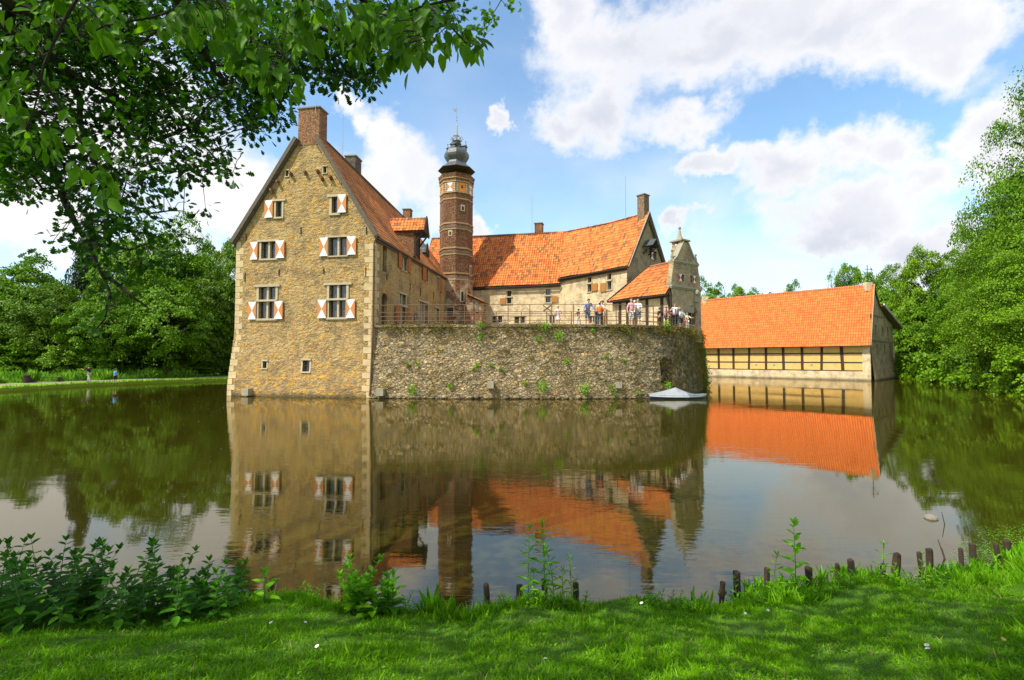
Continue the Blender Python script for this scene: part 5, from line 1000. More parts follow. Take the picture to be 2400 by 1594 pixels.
PE = [(1308, 717, .7, .3, 'small girl in a pale dress at the railing, alone', (.40, .22, .08), (.70, .60, .62), (.70, .60, .62), dict(dress=True, arms=((.2, .9), (.2, .9)), shoe=(.5, .1, .1))),
 (1356, 724, .75, -1.2, 'small child in dark top led by the man in blue', (.05, .03, .02), (.05, .05, .07), (.5, .5, .52), dict(short=False, arms=((.1, .1), (.9, .2)), stride=.25)),
 (1377, 692, .75, .2, 'man in blue long-sleeved shirt and denim shorts bending by the railing', (.06, .035, .02), (.26, .30, .52), DEN, dict(lean=.35, sleeve=.9, arms=((.35, .8), (.2, .5)))),
 (1400, 697, .95, 1.9, 'man in white shirt looking down behind the boy in orange', (.16, .07, .03), WHT, DEN, dict(lean=.5, head=.05, arms=((.3, .1), (.5, .3)), short=False, shoe=(.6, .6, .6), bag=('low', (.25, .13, .05)))),
 (1406, 709, .55, 2.6, 'boy in orange top with dark jeans', (.05, .03, .02), (.75, .16, .02), NAVY, dict(short=False, arms=((.3, .1), (.2, .2)))),
 (1480, 695.5, .75, .25, 'woman in pink striped top and white knee-length shorts', (.42, .20, .06), PNK, (.74, .70, .62), dict(arms=((.6, .1), (.2, .5)))),
 (1495.5, 695.5, .8, -.4, 'man in white t-shirt with dark jeans and shoulder bag', (.35, .22, .14), WHT, DEN, dict(arms=((.7, -.1), (.6, .2)), bag=('back', (.10, .10, .12)))),
 (1488, 697, 1.5, 0., 'person in pale cap half hidden between the pink top and white t-shirt', (.55, .52, .48), (.50, .45, .42), NAVY, dict(short=False)),
 (1546, 721, .8, -1.3, 'woman in black with a dark rucksack', (.10, .04, .02), BLK, BLK, dict(short=False, arms=((.3, .2), (.1, .2)), bag=('back', (.03, .03, .05)))),
 (1561, 716, .8, 1.2, 'person in pink checked shirt and blue jeans', (.45, .30, .16), (.60, .22, .25), DEN, dict(short=False, arms=((.7, .2), (.3, .2)))),
 (1582, 711, .75, -.1, 'woman in white top and black trousers holding up a hand', (.30, .10, .03), WHT, BLK, dict(short=False, arms=((1.6, .5), (.8, .9)), sleeve=.1)),
 (1596, 722, .7, .4, 'man in white shirt next to the woman with raised hand', (.10, .06, .04), WHT, NAVY, dict(arms=((.3, .2), (.4, .3)), lean=.2, bag=('back', (.05, .06, .12)))),
 (1605, 747, .5, .6, 'toddler in red and pink beside the pale yellow figure', (.35, .2, .1), (.6, .12, .12), (.6, .2, .2), dict(short=True)),
 (1611, 733, .6, .3, 'person in pale yellow shirt and cream trousers at the far right of the railing', (.35, .24, .12), (.66, .62, .40), (.62, .58, .46), dict(short=False, arms=((.8, .5), (.2, .2))))]
for px, yh, off, yaw, lab, hair, top_, bot, kw in PE:
    i = curve_at(px); n = nrm(cv, i); p = cv[i] - n * off; p = Vector((ray(px, 757).x / ray(px, 757).y * p.y, p.y, ZT - .055)); H = (at(px, yh, p.y).z - p.z); H = max(.8, min(1.88, H)); person(p, H, math.pi + yaw * -1. if False else yaw + math.pi, lab, hair, top_, bot, **kw)
q = at(208, 895, 48.); q.z = .285; person(q, 1.62, 1.5, 'walker in black top and wide grey trousers on the left bank path', (.03, .02, .02), BLK, (.42, .41, .40), short=False, stride=.28, arms=((1.3, .1), (1.2, .1)))
q = at(269, 900, 45.); q.z = .28; person(q, 1.36, -.3, 'boy in bright blue t-shirt and dark shorts at the left bank water edge', (.10, .05, .03), (.03, .30, .62), BLK, short=True, stride=.08, arms=((.3, .5), (.1, .4)))
# bicycle wheel-high bike behind the rampart rail
q = at(967, 745, 32.6); bk_ = empty('bicycle', (q.x, q.y, ZT), 'bicycle leaning against the rail in front of the wing wall', 'bicycle'); dv = SP.T
for s_ in (0, 1.02):
    m = MB(); cc = Vector((q.x, q.y, ZT + .33)) + dv * s_; pts = [cc + dv * .33 * math.cos(a * math.pi / 8) + Vector((0, 0, .33 * math.sin(a * math.pi / 8))) for a in range(17)]; m.tube(pts, .022, 5, False); o = m.build('wheel', M['iron'], bk_)
    m = MB(); [m.tube([cc, pts[k]], .006, 3) for k in range(0, 16, 2)]; m.build('spokes', M['lead'], o)
c1_, c2_ = Vector((q.x, q.y, ZT + .33)), Vector((q.x, q.y, ZT + .33)) + dv * 1.02; bb_ = c1_ + dv * .45; st_ = c1_ + dv * .32 + Vector((0, 0, .5)); hdp = c1_ + dv * .82 + Vector((0, 0, .5)); m = MB()
for a, b in ((c1_, bb_), (bb_, st_), (st_, hdp), (bb_, hdp), (hdp, c2_), (c1_, st_), (hdp, hdp + Vector((0, 0, .15)))): m.tube([a, b], .018, 5)
m.build('frame', M['iron'], bk_); m = MB(); m.bar(st_ + Vector((0, 0, .12)) - dv * .12, st_ + Vector((0, 0, .12)) + dv * .12, .12, .05); m.tube([st_, st_ + Vector((0, 0, .1))], .015, 5); m.build('saddle', M['darkwood'], bk_)

# ------------------------------------------------------------------ near bank: grass, weeds, posts, daisies
def scatter(n, y0, bias=1.):
    X_ = rng.uniform(-1, 1, n * 2); Y_ = y0 + (6.8 - y0) * rng.uniform(0, 1, n * 2) ** bias; X_ = X_ * (1.07 * Y_ + 1.7); k = Y_ < edge(X_) - .01; return X_[k][:n], Y_[k][:n]
X_, Y_ = scatter(300000, 2.1, 1.1); n = len(X_); d_ = edge(X_) - Y_; ht = rng.uniform(.012, .036, n) * (1 + .9 * np.exp(-d_ / .2)) * (1 + .35 * np.sin(X_ * 2.3 + Y_ * 3.1) * np.sin(X_ * 5.1 - Y_ * 2.)) * (1 + (rng.uniform(0, 1, n) > .985) * 1.)
BL = (np.array([(-.075, 0, 0), (.075, 0, 0), (-.06, .55, .06), (.06, .55, .06), (0, 1, .22)]), np.array([(0, 1, 3), (0, 3, 2), (2, 3, 4)]))
tag(leaves('grass', np.stack([X_, Y_, lawn_z(X_, Y_) - .004], 1), ht * 1.35, rnd(n) * .9 + np.array([0, 0, .65]), rnd(n), BL, 'grassblade', None), 'mown green grass on the near bank', 'grass', kind='stuff')
X_, Y_ = scatter(30000, 2.1, 1.1); n = len(X_); k = (np.sin(X_ * 3.3 + 1) * np.sin(Y_ * 4.1) + rng.uniform(-1, 1, n)) > .1; X_, Y_ = X_[k], Y_[k]; n = len(X_)
tag(leaves('clover', np.stack([X_, Y_, lawn_z(X_, Y_) + .012], 1), rng.uniform(.012, .03, n), rnd(n) + np.array([0, 0, .2]), rnd(n) * .4 + np.array([0, 0, 1]), OVATE, 'grassblade', None), 'small clover and plantain leaves in the lawn', 'clover', kind='stuff')
n = 12500; t_ = rng.uniform(-8, 11, n); e_ = edge(t_) - rng.uniform(-.03, .32, n)
tag(leaves('edge_grass', np.stack([t_, e_, lawn_z(t_, e_) - .01], 1), rng.uniform(.04, .12, n) * (1 + .6 * np.sin(t_ * 4.) * np.sin(t_ * 1.7)), rnd(n) * .45 + np.array([0, .15, 1]), rnd(n), (BL[0] * np.array([.75, 1, 1]), BL[1]), 'grassblade', None), 'longer uncut grass along the water edge', 'grass', kind='stuff')

X_, Y_ = scatter(5000, 2.1, 1.1); n = len(X_); plain('straw', (.30, .22, .09), .8)
tag(leaves('dry_grass', np.stack([X_, Y_, lawn_z(X_, Y_)], 1), rng.uniform(.02, .06, n), rnd(n) + np.array([0, 0, .45]), rnd(n), (BL[0] * np.array([.6, 1, 1]), BL[1]), 'straw', None), 'dry straw and withered blades between the green grass', 'dry grass', kind='stuff')
def stalk_plant(name, q, H, pairs, mt, label, group, leaf=.09, tpl=OVATE, tilt=.1, droop=.35, cat='plant', taper=.5):
    rt = empty(name, q, label, cat, group); dx, dy = rng.normal(size=2) * tilt; q = Vector(q); pts = [q + Vector((dx * t * t, dy * t * t, t)) * H for t in (0, .25, .5, .75, 1)]
    m = MB(); m.tube(pts, [.005, .0045, .004, .003, .0015], 5); m.build('stem', M['stem'], rt); C_, D_, N_, S_ = [], [], [], []; a = rng.uniform(0, 3)
    for k in range(pairs):
        t = .12 + .88 * (k + .5) / pairs; p = q + Vector((dx * t * t, dy * t * t, t)) * H; a += 1.57
        for s_ in (0, math.pi):
            aa = a + s_ + rng.normal() * .15; up = -droop + .9 * t; C_.append(p); D_.append((math.cos(aa), math.sin(aa), up + rng.normal() * .12)); N_.append((-math.cos(aa) * up, -math.sin(aa) * up, 1)); S_.append(leaf * (1 - taper * max(0, t - .45) / .55) * rng.uniform(.8, 1.15))
    for k in range(4): aa = k * 1.57 + a; C_.append(pts[-1]); D_.append((math.cos(aa) * .6, math.sin(aa) * .6, 1)); N_.append((-math.cos(aa), -math.sin(aa), .6)); S_.append(leaf * .5)
    leaves('foliage', np.array([tuple(c) for c in C_]), np.array(S_), np.array(D_), np.array(N_), tpl, mt, rt); return rt
GN = 'nettles crowding the near bank on the left'
for k in range(118):
    X = rng.uniform(-5.9, -2.55); e = float(edge(X)); Y = e - max(0, rng.uniform(-.02, .95)) ** 1.2; H = rng.uniform(.36, .70) * (1.0 if X < -3.3 else .7)
    if k % 9 == 0: H *= 1.08
    stalk_plant('nettle', (X, Y, float(lawn_z(X, min(Y, e - .02))) - .02), H, 8, 'leaf_nettle', ('tall ' if H > .6 else 'short ' if H < .42 else '') + 'dark green nettle ' + ('at the back of' if Y > e - .2 else 'at the front of' if Y < e - .6 else 'inside') + ' the nettle patch, ' + ('far left end' if X < -5.1 else 'left half' if X < -4.3 else 'right half' if X < -3.3 else 'far right end'), GN, leaf=.135, cat='nettle', tilt=.2)
tp = 'tall leafy stems at the near water edge'
for px, top, base, lf, pr, lab in [(1238, 1248, 1392, .075, 13, 'tall leafy stem left of the tallest one in the middle clump'), (1277, 1230, 1394, .085, 14, 'tallest leafy stem of the middle clump by the water'), (1300, 1290, 1398, .06, 11, 'shorter leafy stem right of the tallest in the middle clump'), (1318, 1335, 1400, .055, 8, 'short leafy stem between two posts of the middle clump'), (1340, 1312, 1402, .06, 9, 'leafy stem beside the leaning post of the middle clump'), (1252, 1340, 1398, .05, 8, 'short shoot at the left foot of the middle clump'),
  (1866, 1232, 1378, .10, 10, 'tallest leafy stem among the posts on the right'), (1812, 1302, 1372, .07, 7, 'short leafy stem left of the tallest one on the right'), (2070, 1282, 1352, .075, 6, 'leafy stem among the posts nearer the right edge'), (1728, 1360, 1392, .05, 5, 'small shoot in front of a post on the right'), (2160, 1300, 1340, .05, 6, 'small shoot beside the paired posts on the right'), (620, 1345, 1408, .09, 4, 'broad-leaved shoot alone between the nettles and the bright bush')]:
    Y = 4.85 if px < 1700 else 5.25 + (px - 1800) / 400 * .5; q = at(px, base, Y); Y = min(Y, float(edge(q.x)) - .06); q = at(px, base, Y); q.z = float(lawn_z(q.x, q.y)) - .02; stalk_plant('leafy_stem', q, at(px, top, Y).z - q.z, pr, 'leaf_bright', lab, tp, leaf=lf * 1.9, tpl=LANCE if lf < .09 else (OVATE[0] * np.array([.7, 1, 1]), OVATE[1]), tilt=.06, cat='stalk', droop=.1)
gb = 'stems of the bright bush at the near water edge'
for k in range(20):
    px = rng.uniform(815, 930); q = at(px, 1400, 4.75 + rng.uniform(-.15, .15)); q.z = float(lawn_z(q.x, q.y)) - .02; stalk_plant('bushy_stem', q, rng.uniform(.22, .46), 7, 'leaf_bright', 'bright green stem in the ' + ('left' if px < 850 else 'right' if px > 895 else 'middle') + ' part of the rounded bush right of the wing reflection', gb, leaf=.135, tilt=.35, cat='bush stem', droop=.0)
gi = 'low weeds along the near water edge'
for k in range(120):
    px = rng.choice([rng.uniform(700, 1020), rng.uniform(1120, 1380), rng.uniform(1500, 1640), rng.uniform(1760, 2230), rng.uniform(1760, 2230), rng.uniform(380, 560)]); X = (px - 1200) / F * 5.; Y = float(edge(X)) - rng.uniform(.03, .3); X = (px - 1200) / F * Y
    stalk_plant('low_weed', (X, Y, float(lawn_z(X, Y)) - .02), rng.uniform(.07, .17) + (.1 * rng.uniform() if px > 1750 else 0), 6, 'leaf_bright', 'short leafy weed in the uncut fringe ' + ('round the right-hand posts' if px > 1750 else 'right of the middle stems' if px > 1450 else 'round the middle stems' if px > 1100 else 'beside the bright bush' if px > 650 else 'by the nettles'), gi, leaf=.07, tpl=LANCE, tilt=.3, cat='weed', droop=0)
X_ = rng.uniform(1.9, 7.2, 3200); e_ = edge(X_) + rng.uniform(-.05, .38, 3200); n = 3200; k = np.sin(X_ * 5) + rng.uniform(-1, 1, n) > 0; X_, e_ = X_[k], e_[k]; n = len(X_)
tag(leaves('shallow_grass', np.stack([X_, e_, np.full(n, -.02)], 1), rng.uniform(.06, .17, n), rnd(n) * .4 + np.array([0, 0, 1]), rnd(n), (LANCE[0] * np.array([.9, 1, 1]), LANCE[1]), 'leaf_bright', None), 'rushes and weeds in the shallows round the right-hand posts', 'rushes', kind='stuff')
def blades(name, px, py, cnt, H, label, Y=4.85, mt='leaf_bright'):
    q = at(px, py, Y); q.z = float(lawn_z(q.x, q.y)) - .02; rt = empty(name, q, label, 'grass tuft', 'broad-bladed tufts by the water'); c_ = np.array(q) + rnd(cnt) * np.array([.03, .02, 0]); dd = rnd(cnt) * np.array([.35, .25, .1]) + np.array([0, 0, 1]); leaves('foliage', c_, rng.uniform(.5, 1.1, cnt) * H, dd, rnd(cnt), (LANCE[0] * np.array([.8, 1, 1]), LANCE[1]), mt, rt)
blades('blade_tuft', 1012, 1395, 16, .30, 'iris-like tuft of broad blades right of the bright bush'); blades('blade_tuft', 1050, 1395, 14, .27, 'second tuft of broad blades beside the first'); blades('blade_tuft', 995, 1400, 10, .16, 'small blade tuft at the foot of the iris-like one'); blades('blade_tuft', 1845, 1378, 16, .22, 'blade tuft left of the tallest stem on the right', 5.3); blades('blade_tuft', 1925, 1372, 18, .24, 'blade tuft between two posts on the right', 5.4); blades('blade_tuft', 2130, 1345, 16, .22, 'blade tuft in front of the paired posts', 5.7)
for k, (px, py, s_) in enumerate([(30, 1465, .2), (190, 1445, .16), (245, 1455, .15), (365, 1435, .14), (415, 1440, .13), (80, 1440, .17)]):
    q = on_lawn(px, py); rt = empty('dock_plant', q, ['large pale dock leaves at the left corner of the lawn', 'curled dock leaf in front of the nettles', 'second dock plant right of the curled leaf', 'dock plant beside the yellow leaf', 'upright dock leaf at the right end of the nettles', 'dock plant under the leftmost nettles'][k], 'dock', 'dock plants in front of the nettles'); c_ = np.array([tuple(q)] * 6); a = rng.uniform(0, 6.28, 6)
    leaves('foliage', c_, rng.uniform(.7, 1.2, 6) * s_, np.stack([np.cos(a), np.sin(a), rng.uniform(.4, 1.2, 6)], 1), np.stack([-np.cos(a) * .6, -np.sin(a) * .6, np.ones(6)], 1), OVATE, 'leaf_bright', rt)
# mooring posts of the old bank edging
PO = [(1142, 1368, 1392), (1217, 1371, 1392), (1278, 1357, 1385), (1350.6, 1365, 1402), (1691, 1363, 1392), (1728, 1339, 1374), (1797, 1332, 1366), (1898, 1329, 1362), (1963, 1322, 1360), (1997.5, 1311, 1344), (2067, 1321, 1350), (2099, 1297, 1327), (2159, 1294, 1322), (2179, 1286, 1319), (2253, 1285, 1311), (2281, 1273, 1304), (2338, 1273, 1297), (2362, 1265, 1291)]
PL = ['leftmost short post beside the tower reflection', 'low post left of the tall leafy clump', 'post inside the tall leafy clump', 'leaning post right of the tall leafy clump', 'first post of the right-hand row, alone at its left end', 'second post of the right-hand row, taller than the first', 'post at the left foot of the tallest right-hand stem', 'post just right of the tallest right-hand stem', 'tall dark post in open water past the tallest stem', 'tall post right after the one in open water', 'low post hidden among weeds left of the rusty brown post', 'rusty brown post above the weeds', 'lower post of the close pair in the weeds', 'taller post of the close pair in the weeds', 'first post standing in the duckweed', 'tall orange-brown post in the duckweed', 'post next to last at the right edge', 'last post at the right edge']
for k, (px, yt, yb) in enumerate(PO):
    Y = (CAMZ - .0) * F / (yb + 6 - 841.7) * 1.0; q = at(px, yb, Y); zt_ = at(px, yt, Y).z; rt = empty('wooden_post', (q.x, q.y, 0), PL[k], 'post', 'weathered posts along the near water edge'); m = MB(); w_ = .030 + .006 * math.sin(k * 3); tl = rng.normal(size=2) * .012; a = k * 1.3
    vs = []
    for z, r in ((-.5, 1), (0, 1), (zt_ * .5, 1.03), (zt_ - .012, 1), (zt_, .82)):
        for c in range(8): an = a * .2 + c * math.pi / 4 + math.pi / 8; rr = w_ * r * (1.12 if c % 2 else 1) * (1 + .06 * math.sin(c * 5 + z * 40)); vs.append((q.x + tl[0] * z / .2 + rr * math.cos(an), q.y + rr * math.sin(an), z + (.006 * math.sin(c * 2 + k) if z > .01 else 0)))
    m.add(vs, [(i * 8 + c, i * 8 + (c + 1) % 8, (i + 1) * 8 + (c + 1) % 8, (i + 1) * 8 + c) for i in range(4) for c in range(8)] + [tuple(32 + c for c in range(8))]); m.build('post_shaft', M['postwood'], rt)
# duckweed and water weed near the right-hand posts
n = 7000; X_ = rng.uniform(4.2, 8.5, n); Y_ = edge(X_) + rng.uniform(0, 1, n) ** 1.6 * (.25 + .28 * np.clip(X_ - 4.2, 0, 3)); k = np.sin(X_ * 4 + 1) * np.sin(Y_ * 6) + rng.uniform(-.6, .8, n) > -.1; X_, Y_ = X_[k], Y_[k]; n = len(X_)
tag(leaves('water_weed', np.stack([X_, Y_, np.full(n, .006)], 1), rng.uniform(.010, .028, n), rnd(n) * np.array([1, 1, .05]), rnd(n) * .12 + np.array([0, 0, 1]), DIAM, 'weed', None), 'floating green weed on the water between the right-hand posts', 'water weed', kind='stuff')
n = 700; Y_ = rng.uniform(9, 34, n); X_ = rng.uniform(-1, 1, n) * Y_ * 1.05; plain('speck', (.45, .42, .25), .8)
tag(leaves('floating_specks', np.stack([X_, Y_, np.full(n, .005)], 1), rng.uniform(.02, .05, n) * (Y_ / 20), rnd(n) * np.array([1, 1, .02]), rnd(n) * .05 + np.array([0, 0, 1]), DIAM, 'speck', None), 'pale pollen and leaf specks floating on the moat', 'specks', kind='stuff')
# daisies
D_ = [(135, 1462), (36, 1483), (414, 1453), (641, 1472), (593, 1492), (566, 1497), (587, 1501), (536, 1503), (597, 1506), (587, 1519), (403, 1582), (797, 1416), (848, 1421), (868, 1408), (769, 1445), (788, 1468), (800, 1467), (709, 1474), (875, 1478), (874, 1491), (1073, 1479), (866, 1570), (750, 1530), (971, 1560), (1391, 1464), (1280, 1571), (1375, 1558), (1508, 1426), (1585, 1427), (1593, 1450), (1590, 1461), (1637, 1469), (1713, 1457), (1751, 1451), (1799, 1442), (1593, 1535), (2213, 1461), (2329, 1455), (2185, 1546), (2180, 1532)]
pr = empty('daisy', (0, 0, 0), 'small white daisy in the short grass of the near lawn', 'daisy', 'daisies scattered over the lawn'); m = MB(); m.tube([(0, 0, -.03), (.002, 0, .02), (0, 0, .045)], .0012, 4); m.build('stem', M['stem'], pr)
a = np.arange(11) * 2 * math.pi / 11; leaves('petals', np.tile(np.array([[0, 0, .045]]), (11, 1)), np.full(11, .012), np.stack([np.cos(a), np.sin(a), np.full(11, .25)], 1), np.tile(np.array([[0, 0, 1.]]), (11, 1)), OVATE, 'white', pr); plain('yellow', (.75, .5, .03), .7); m = MB(); m.lathe([(.003, 0), (.004, .002), (.001, .004)], (0, 0, .045), 8); m.build('centre', M['yellow'], pr)
for k, (px, py) in enumerate(D_):
    o = pr if k == 0 else copy_tree(pr); o.location = on_lawn(px, py); o.rotation_euler = (-.35, rng.normal() * .2, k); sc_ = 1.0 if k % 9 else 1.3; o.scale = (sc_ * 1.25, sc_ * 1.25, 1.25)
plain('dead_leaf', (.42, .26, .04), .8, .3, 60.); plain('brown_leaf', (.12, .06, .02), .8, .3, 60.)
for px, py, mt, s_, lab in [(350, 1553, 'dead_leaf', .085, 'yellow fallen leaf in the lower left of the lawn'), (351, 1434, 'dead_leaf', .05, 'yellow fallen leaf in front of the nettles'), (2297, 1364, 'dead_leaf', .07, 'tan fallen leaf near the right edge by the water'), (830, 1430, 'brown_leaf', .075, 'dark curled leaf below the bright bush'), (460, 1490, 'brown_leaf', .05, 'dark brown leaf left of the daisy cluster'), (2350, 1515, 'dead_leaf', .05, 'tan fallen leaf in the lower right of the lawn')]:
    q = on_lawn(px, py); q.z += .035; tag(leaves('fallen_leaf', np.array([tuple(q)]), np.array([s_]), np.array([[1., rng.normal() * .5, .05]]), np.array([[0, -.45, 1.]]), OVATE, mt, None), lab, 'leaf', 'fallen leaves on the lawn')
for px0, py0, px1, py1, lab in [(340, 1520, 405, 1500, 'thin brown twig left of the daisy cluster'), (490, 1528, 504, 1496, 'short crooked twig beside the daisy cluster'), (1140, 1560, 1205, 1575, 'curved twig at the bottom middle of the lawn'), (760, 1505, 795, 1495, 'small twig below the bright bush')]:
    a, b = on_lawn(px0, py0), on_lawn(px1, py1); m = MB(); m.tube([a + Vector((0, 0, .03)), a.lerp(b, .5) + Vector((0, .012, .045)), b + Vector((0, 0, .03))], [.003, .0025, .0015], 5); tag(m.build('twig', M['twigwood']), lab, 'twig', 'twigs on the lawn')
q = at(2182, 1209, 7.9); q.z = 0; m = MB(); m.lathe([(.03, -.05), (.10, -.01), (.09, .03), (.04, .06), (.01, .065)], q, 9); tag(m.build('stone', M['flint']), 'small stone breaking the water surface on the right', 'stone')
m = MB(); a = at(2207, 1200, 7.6); b = at(2216, 1237, 7.6); c = at(2209, 1262, 7.5); c.z = -.02; m.tube([a, b, c], [.004, .008, .008], 5); tag(m.build('stick', M['twigwood']), 'bent bare stick rising from the water on the right', 'stick')
m = MB(); a = at(2198, 1264, 6.4); b = at(2215, 1283, 6.3); b.z = -.02; m.tube([a, b], [.004, .012], 5); m.tube([b, a.lerp(b, .4) + Vector((.01, 0, -.0))], [.01, .006], 5); tag(m.build('stick', M['twigwood']), 'forked stub of branch at the edge of the duckweed', 'stick')

# ------------------------------------------------------------------ overhanging trees
oak = empty('oak_tree', (-8.6, .5, .8), 'dark overhanging oak filling the upper left of the picture', 'tree')
def limb(mb, pts, r0, r1, n=7):
    P_ = [Vector(p) for p in pts]; q = []
    for i in range(len(P_) - 1):
        for j in range(4): t = j / 4; p = P_[i].lerp(P_[i + 1], t); q.append(p + Vector((noise.noise(p * 1.7), noise.noise(p * 1.7 + Vector((9, 0, 0))), noise.noise(p * 1.7 + Vector((0, 9, 0))))) * .07)
    q.append(P_[-1]); mb.tube(q, [r0 + (r1 - r0) * (i / (len(q) - 1)) ** .8 for i in range(len(q))], n); return q
m = MB(); tr = Vector((-8.6, .5, .6)); limb(m, [tr, tr + Vector((.1, .2, 2.5)), tr + Vector((.5, .8, 5.5)), tr + Vector((.4, 1., 9.))], .48, .2, 12)
m.build('trunk', M['bark'], oak); m = MB(); nodes = []; T0 = tr + Vector((.5, .8, 5.))
OB = [[(-60, 0, 5.6), (150, 165, 5.9), (195, 240, 6.1), (205, 340, 6.2), (250, 420, 6.3)], [(-80, 90, 6.2), (60, 270, 6.5), (110, 350, 6.7), (150, 470, 6.9), (205, 565, 7.1), (262, 690, 7.2), (275, 720, 7.2)], [(150, 165, 5.9), (300, 250, 6.3), (380, 330, 6.6), (470, 400, 6.9)],
      [(-60, -40, 5.2), (240, 110, 6.0), (320, 225, 6.4), (370, 300, 6.6)], [(205, 565, 7.1), (300, 590, 7.2), (360, 560, 7.3)], [(240, 640, 7.2), (310, 690, 7.3), (350, 725, 7.4)], [(262, 690, 7.2), (240, 745, 7.2), (212, 775, 7.2)], [(110, 350, 6.7), (230, 440, 7.0), (340, 500, 7.2), (430, 495, 7.3)],
      [(380, 330, 6.6), (440, 300, 6.7), (520, 385, 6.9)], [(690, -40, 5.6), (712, 45, 6.0), (760, 120, 6.3), (795, 190, 6.6)], [(712, 45, 6.0), (830, 90, 6.4), (880, 150, 6.6)], [(560, -30, 5.6), (600, 120, 6.2), (640, 230, 6.6)], [(400, -40, 5.6), (480, 120, 6.2), (560, 240, 6.5), (600, 290, 6.7)], [(830, -20, 5.8), (940, 60, 6.2)], [(30, -20, 5.5), (20, 160, 6.3), (60, 400, 6.8), (100, 460, 6.9)]]
for k, b in enumerate(OB):
    pts = [at(*q) for q in b]
    if b[0][0] < 0 or b[0][1] < 0: 
        r0 = .075 if k not in (1,) else .1
        if b[0][0] < 500: limb(m, [T0, T0.lerp(pts[0], .5) + Vector((0, 0, .6)), pts[0]], .16, r0)
        else: limb(m, [T0 + Vector((0, 0, 2)), T0.lerp(pts[0], .5) + Vector((0, 0, 2.2)), pts[0]], .14, r0)
    else: r0 = .035
    nodes += limb(m, pts, r0 if k != 9 else .085, .008)
OBL = [(100, 60, 230, 120, 1), (350, 60, 230, 100, 1), (590, 110, 150, 110, 1), (60, 250, 130, 150, 1), (260, 210, 150, 110, 1), (440, 250, 110, 90, .9), (600, 230, 80, 60, .9), (110, 400, 110, 75, .85), (210, 440, 90, 80, .9), (330, 350, 90, 60, .9), (400, 420, 90, 50, .8), (460, 370, 80, 50, .9), (520, 392, 34, 26, .8), (190, 510, 55, 45, .8), (270, 530, 80, 40, .9), (345, 500, 60, 26, .6), (240, 620, 45, 45, .35), (330, 600, 65, 40, .45), (440, 490, 50, 20, .5),
       (800, 150, 100, 75, 1), (870, 80, 110, 70, 1), (825, 188, 56, 30, .9), (940, 60, 80, 50, .9), (605, 290, 50, 34, .9), (655, 250, 42, 40, .9), (640, 170, 60, 60, .9), (700, 60, 60, 60, .8), (560, 170, 60, 60, .8), (1040, 20, 50, 30, .6), (30, 440, 40, 30, .8), (150, 560, 40, 40, .25), (262, 700, 48, 40, .5), (222, 745, 28, 24, .6), (400, 540, 40, 26, .4), (0, 350, 80, 120, 1)]
cl = []
for cx, cy, rx, ry, dn in OBL:
    dn *= (.62 if cy > 320 else .85)
    for k in range(int(rx * ry * dn / 60) + 4):
        a = rng.uniform(0, 6.283); r = math.sqrt(rng.uniform(0, 1)); cl.append(at(cx + rx * r * math.cos(a), cy + ry * r * math.sin(a), rng.uniform(5.6, 7.6)))
NP = np.array([tuple(p) for p in nodes]); tw = MB(); C_, D2, N2, S2 = [], [], [], []
for p in cl:
    if noise.noise(p * 2.1) < -.02: continue
    v = np.array(tuple(p)); j = int(np.argmin(((NP - v) ** 2).sum(1))); b = Vector(NP[j]); dd = p - b
    if dd.length > 1.3: b = p - dd.normalized() * .5
    tw.tube([b, b.lerp(p, .5) + Vector((0, 0, .05)), p], [.007, .005, .003], 4); cnt = rng.integers(9, 14)
    for k in range(cnt):
        u = Vector(rng.normal(size=3)); C_.append(tuple(p + u * .075)); d = u + dd.normalized() * .6 + Vector((0, 0, -.1)); D2.append(tuple(d)); N2.append(tuple(Vector(rng.normal(size=3)) * .6 + Vector((0, 0, 1)))); S2.append(rng.uniform(.07, .115))
m.build('branches', M['bark'], oak); tw.build('twigs', M['bark'], oak); leaves('crown', np.array(C_), np.array(S2), np.array(D2), np.array(N2), OAK, 'leaf_oak', oak)
# the same crown overhead and behind the photographer, which shades the lawn
n = 900; a = rng.uniform(0, 6.283, n); r = np.sqrt(rng.uniform(0, 1, n)); cc = np.stack([-4.9 + 5.9 * r * np.cos(a), -1.0 + 4.3 * r * np.sin(a), rng.uniform(6.9, 9.6, n)], 1)
kk = (cc[:, 2] > CAMZ + .72 * np.maximum(cc[:, 1], 0) + 1.6); cc = cc[kk]; cc = np.repeat(cc, 16, 0) + rnd(len(cc) * 16) * .26; n = len(cc)
leaves('upper_crown', cc, rng.uniform(.12, .2, n), rnd(n), rnd(n) * .6 + np.array([0, 0, 1]), OVATE, 'leaf_oak', oak)

ch = empty('cherry_tree', (4.5, -3.2, .85), 'bright broad-leaved branches hanging in front of the oak along the top edge', 'tree')
m = MB(); tr = Vector((4.5, -3.2, .6)); limb(m, [tr, tr + Vector((-.1, .1, 2.2)), tr + Vector((-.8, .8, 4.4)), tr + Vector((-1.2, 1.2, 7))], .2, .1, 10); m.build('trunk', M['bark'], ch); m = MB(); T0 = tr + Vector((-.8, .8, 4.4)); nodes = []
for b in [[(1180, -60, 3.4), (1000, 20, 3.6), (900, 60, 3.7)], [(760, -60, 3.3), (700, 60, 3.5), (650, 190, 3.7)], [(1000, 20, 3.6), (1060, 60, 3.5), (1105, 110, 3.6)], [(560, -60, 3.2), (400, 20, 3.4), (250, 60, 3.5), (100, 130, 3.6)], [(400, 20, 3.4), (320, 110, 3.6)], [(200, -60, 3.2), (90, 160, 3.3), (60, 300, 3.4)], [(60, 160, 3.3), (160, 300, 3.4), (250, 420, 3.6)]]:
    pts = [at(*q) for q in b]
    if b[0][1] < 0: limb(m, [T0, T0.lerp(pts[0], .5) + Vector((0, 0, .5)), pts[0]], .05, .02)
    nodes += limb(m, pts, .014, .004, 5)
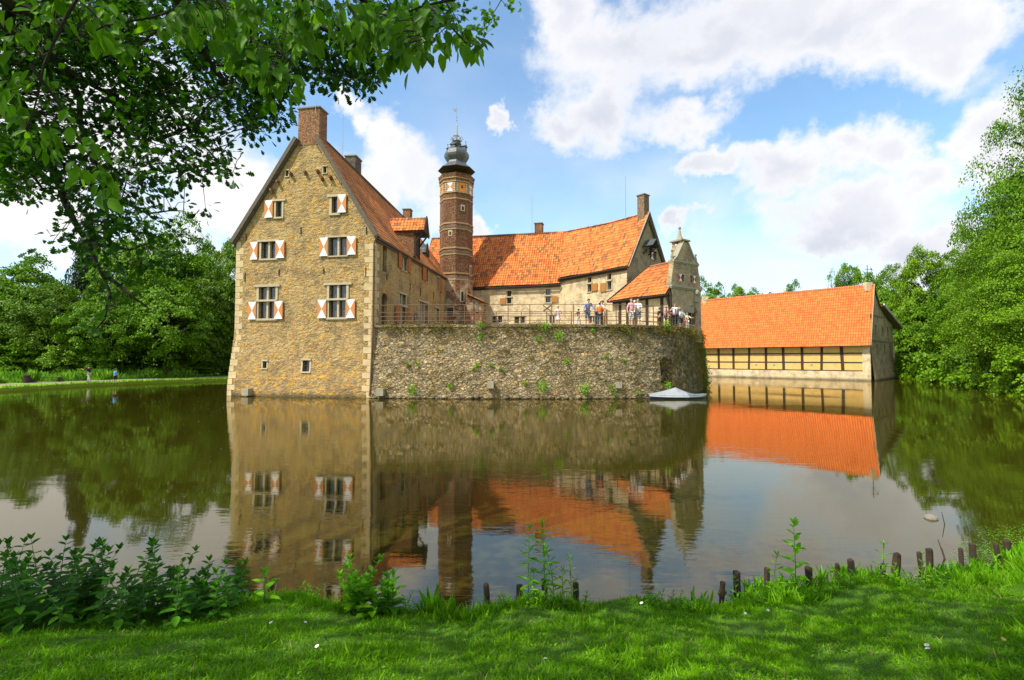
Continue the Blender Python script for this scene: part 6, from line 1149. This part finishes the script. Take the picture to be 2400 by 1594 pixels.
CB = [(150, 30, 180, 50, .35), (330, 60, 150, 60, .5), (500, 50, 130, 60, .8), (620, 80, 100, 90, 1), (640, 180, 60, 55, 1), (600, 150, 70, 50, .9), (700, 30, 70, 50, .9), (820, 50, 130, 60, 1.1), (900, 90, 60, 50, 1), (960, 40, 110, 50, 1.1), (1000, 95, 50, 25, 1), (1080, 82, 32, 22, 1.4), (1110, 105, 16, 18, 1.6), (60, 150, 80, 80, .35), (110, 300, 70, 50, .35), (200, 370, 60, 50, .4), (250, 450, 25, 25, .5), (20, 240, 40, 60, .4), (945, 135, 25, 15, 1)]
NP = np.array([tuple(p) for p in nodes]); C_, D2, N2, S2 = [], [], [], []; tw = MB()
for cx, cy, rx, ry, dn in CB:
    for k in range(int(rx * ry * dn / 230) + 2):
        a = rng.uniform(0, 6.283); r = math.sqrt(rng.uniform(0, 1)); p = at(cx + rx * r * math.cos(a), cy + ry * r * math.sin(a), rng.uniform(3.1, 4.1)); j = int(np.argmin(((NP - np.array(tuple(p))) ** 2).sum(1))); b = Vector(NP[j]); dd = p - b
        if dd.length > .5: b = p - dd.normalized() * .25
        tw.tube([b, b.lerp(p, .5) + Vector((0, 0, .02)), p], [.004, .003, .002], 4)
        for q in range(4): C_.append(tuple(p + Vector(rng.normal(size=3)) * .03)); D2.append(tuple(Vector((rng.normal() * .6, rng.normal() * .5, -.9)) + dd.normalized() * .4)); N2.append(tuple(Vector((rng.normal() * .5, -.9 + rng.normal() * .4, .6)))); S2.append(rng.uniform(.08, .145))
m.build('branches', M['bark'], ch); tw.build('twigs', M['bark'], ch); leaves('crown', np.array(C_), np.array(S2), np.array(D2), np.array(N2), OVATE, 'leaf_cherry', ch)
# thin sprig hanging from above
m = MB(); sp_ = [at(1200, -60, 6.), at(1172, 0, 6.), at(1150, 30, 6.), at(1148, 48, 6.), at(1130, 68, 6.)]; limb(m, sp_, .008, .003, 4); limb(m, [at(1165, -5, 6.), at(1185, 20, 6.), at(1200, 30, 6.)], .005, .002, 4); limb(m, [at(1170, -10, 6.), at(1180, -20, 6.), at(1197, 4, 6.)], .005, .002, 4)
sg = empty('hanging_sprig', sp_[0], 'thin leafy sprig hanging into the blue sky at the top middle', 'twig'); m.build('twig', M['bark'], sg); c_ = []
for q, k in ((sp_[2], 12), (sp_[3], 10), (sp_[4], 30), (at(1197, 4, 6.), 20), (at(1140, 62, 6.), 16), (at(1152, 40, 6.), 12)): c_.append(np.array(tuple(q)) + rnd(k) * .05)
c_ = np.concatenate(c_); leaves('foliage', c_, rng.uniform(.05, .08, len(c_)), rnd(len(c_)), rnd(len(c_)), OAK, 'leaf_cherry', sg)
for k, o in list(protos.items()):
    if k not in used_p:
        for ch_ in list(o.children): bpy.data.objects.remove(ch_)
        bpy.data.objects.remove(o)
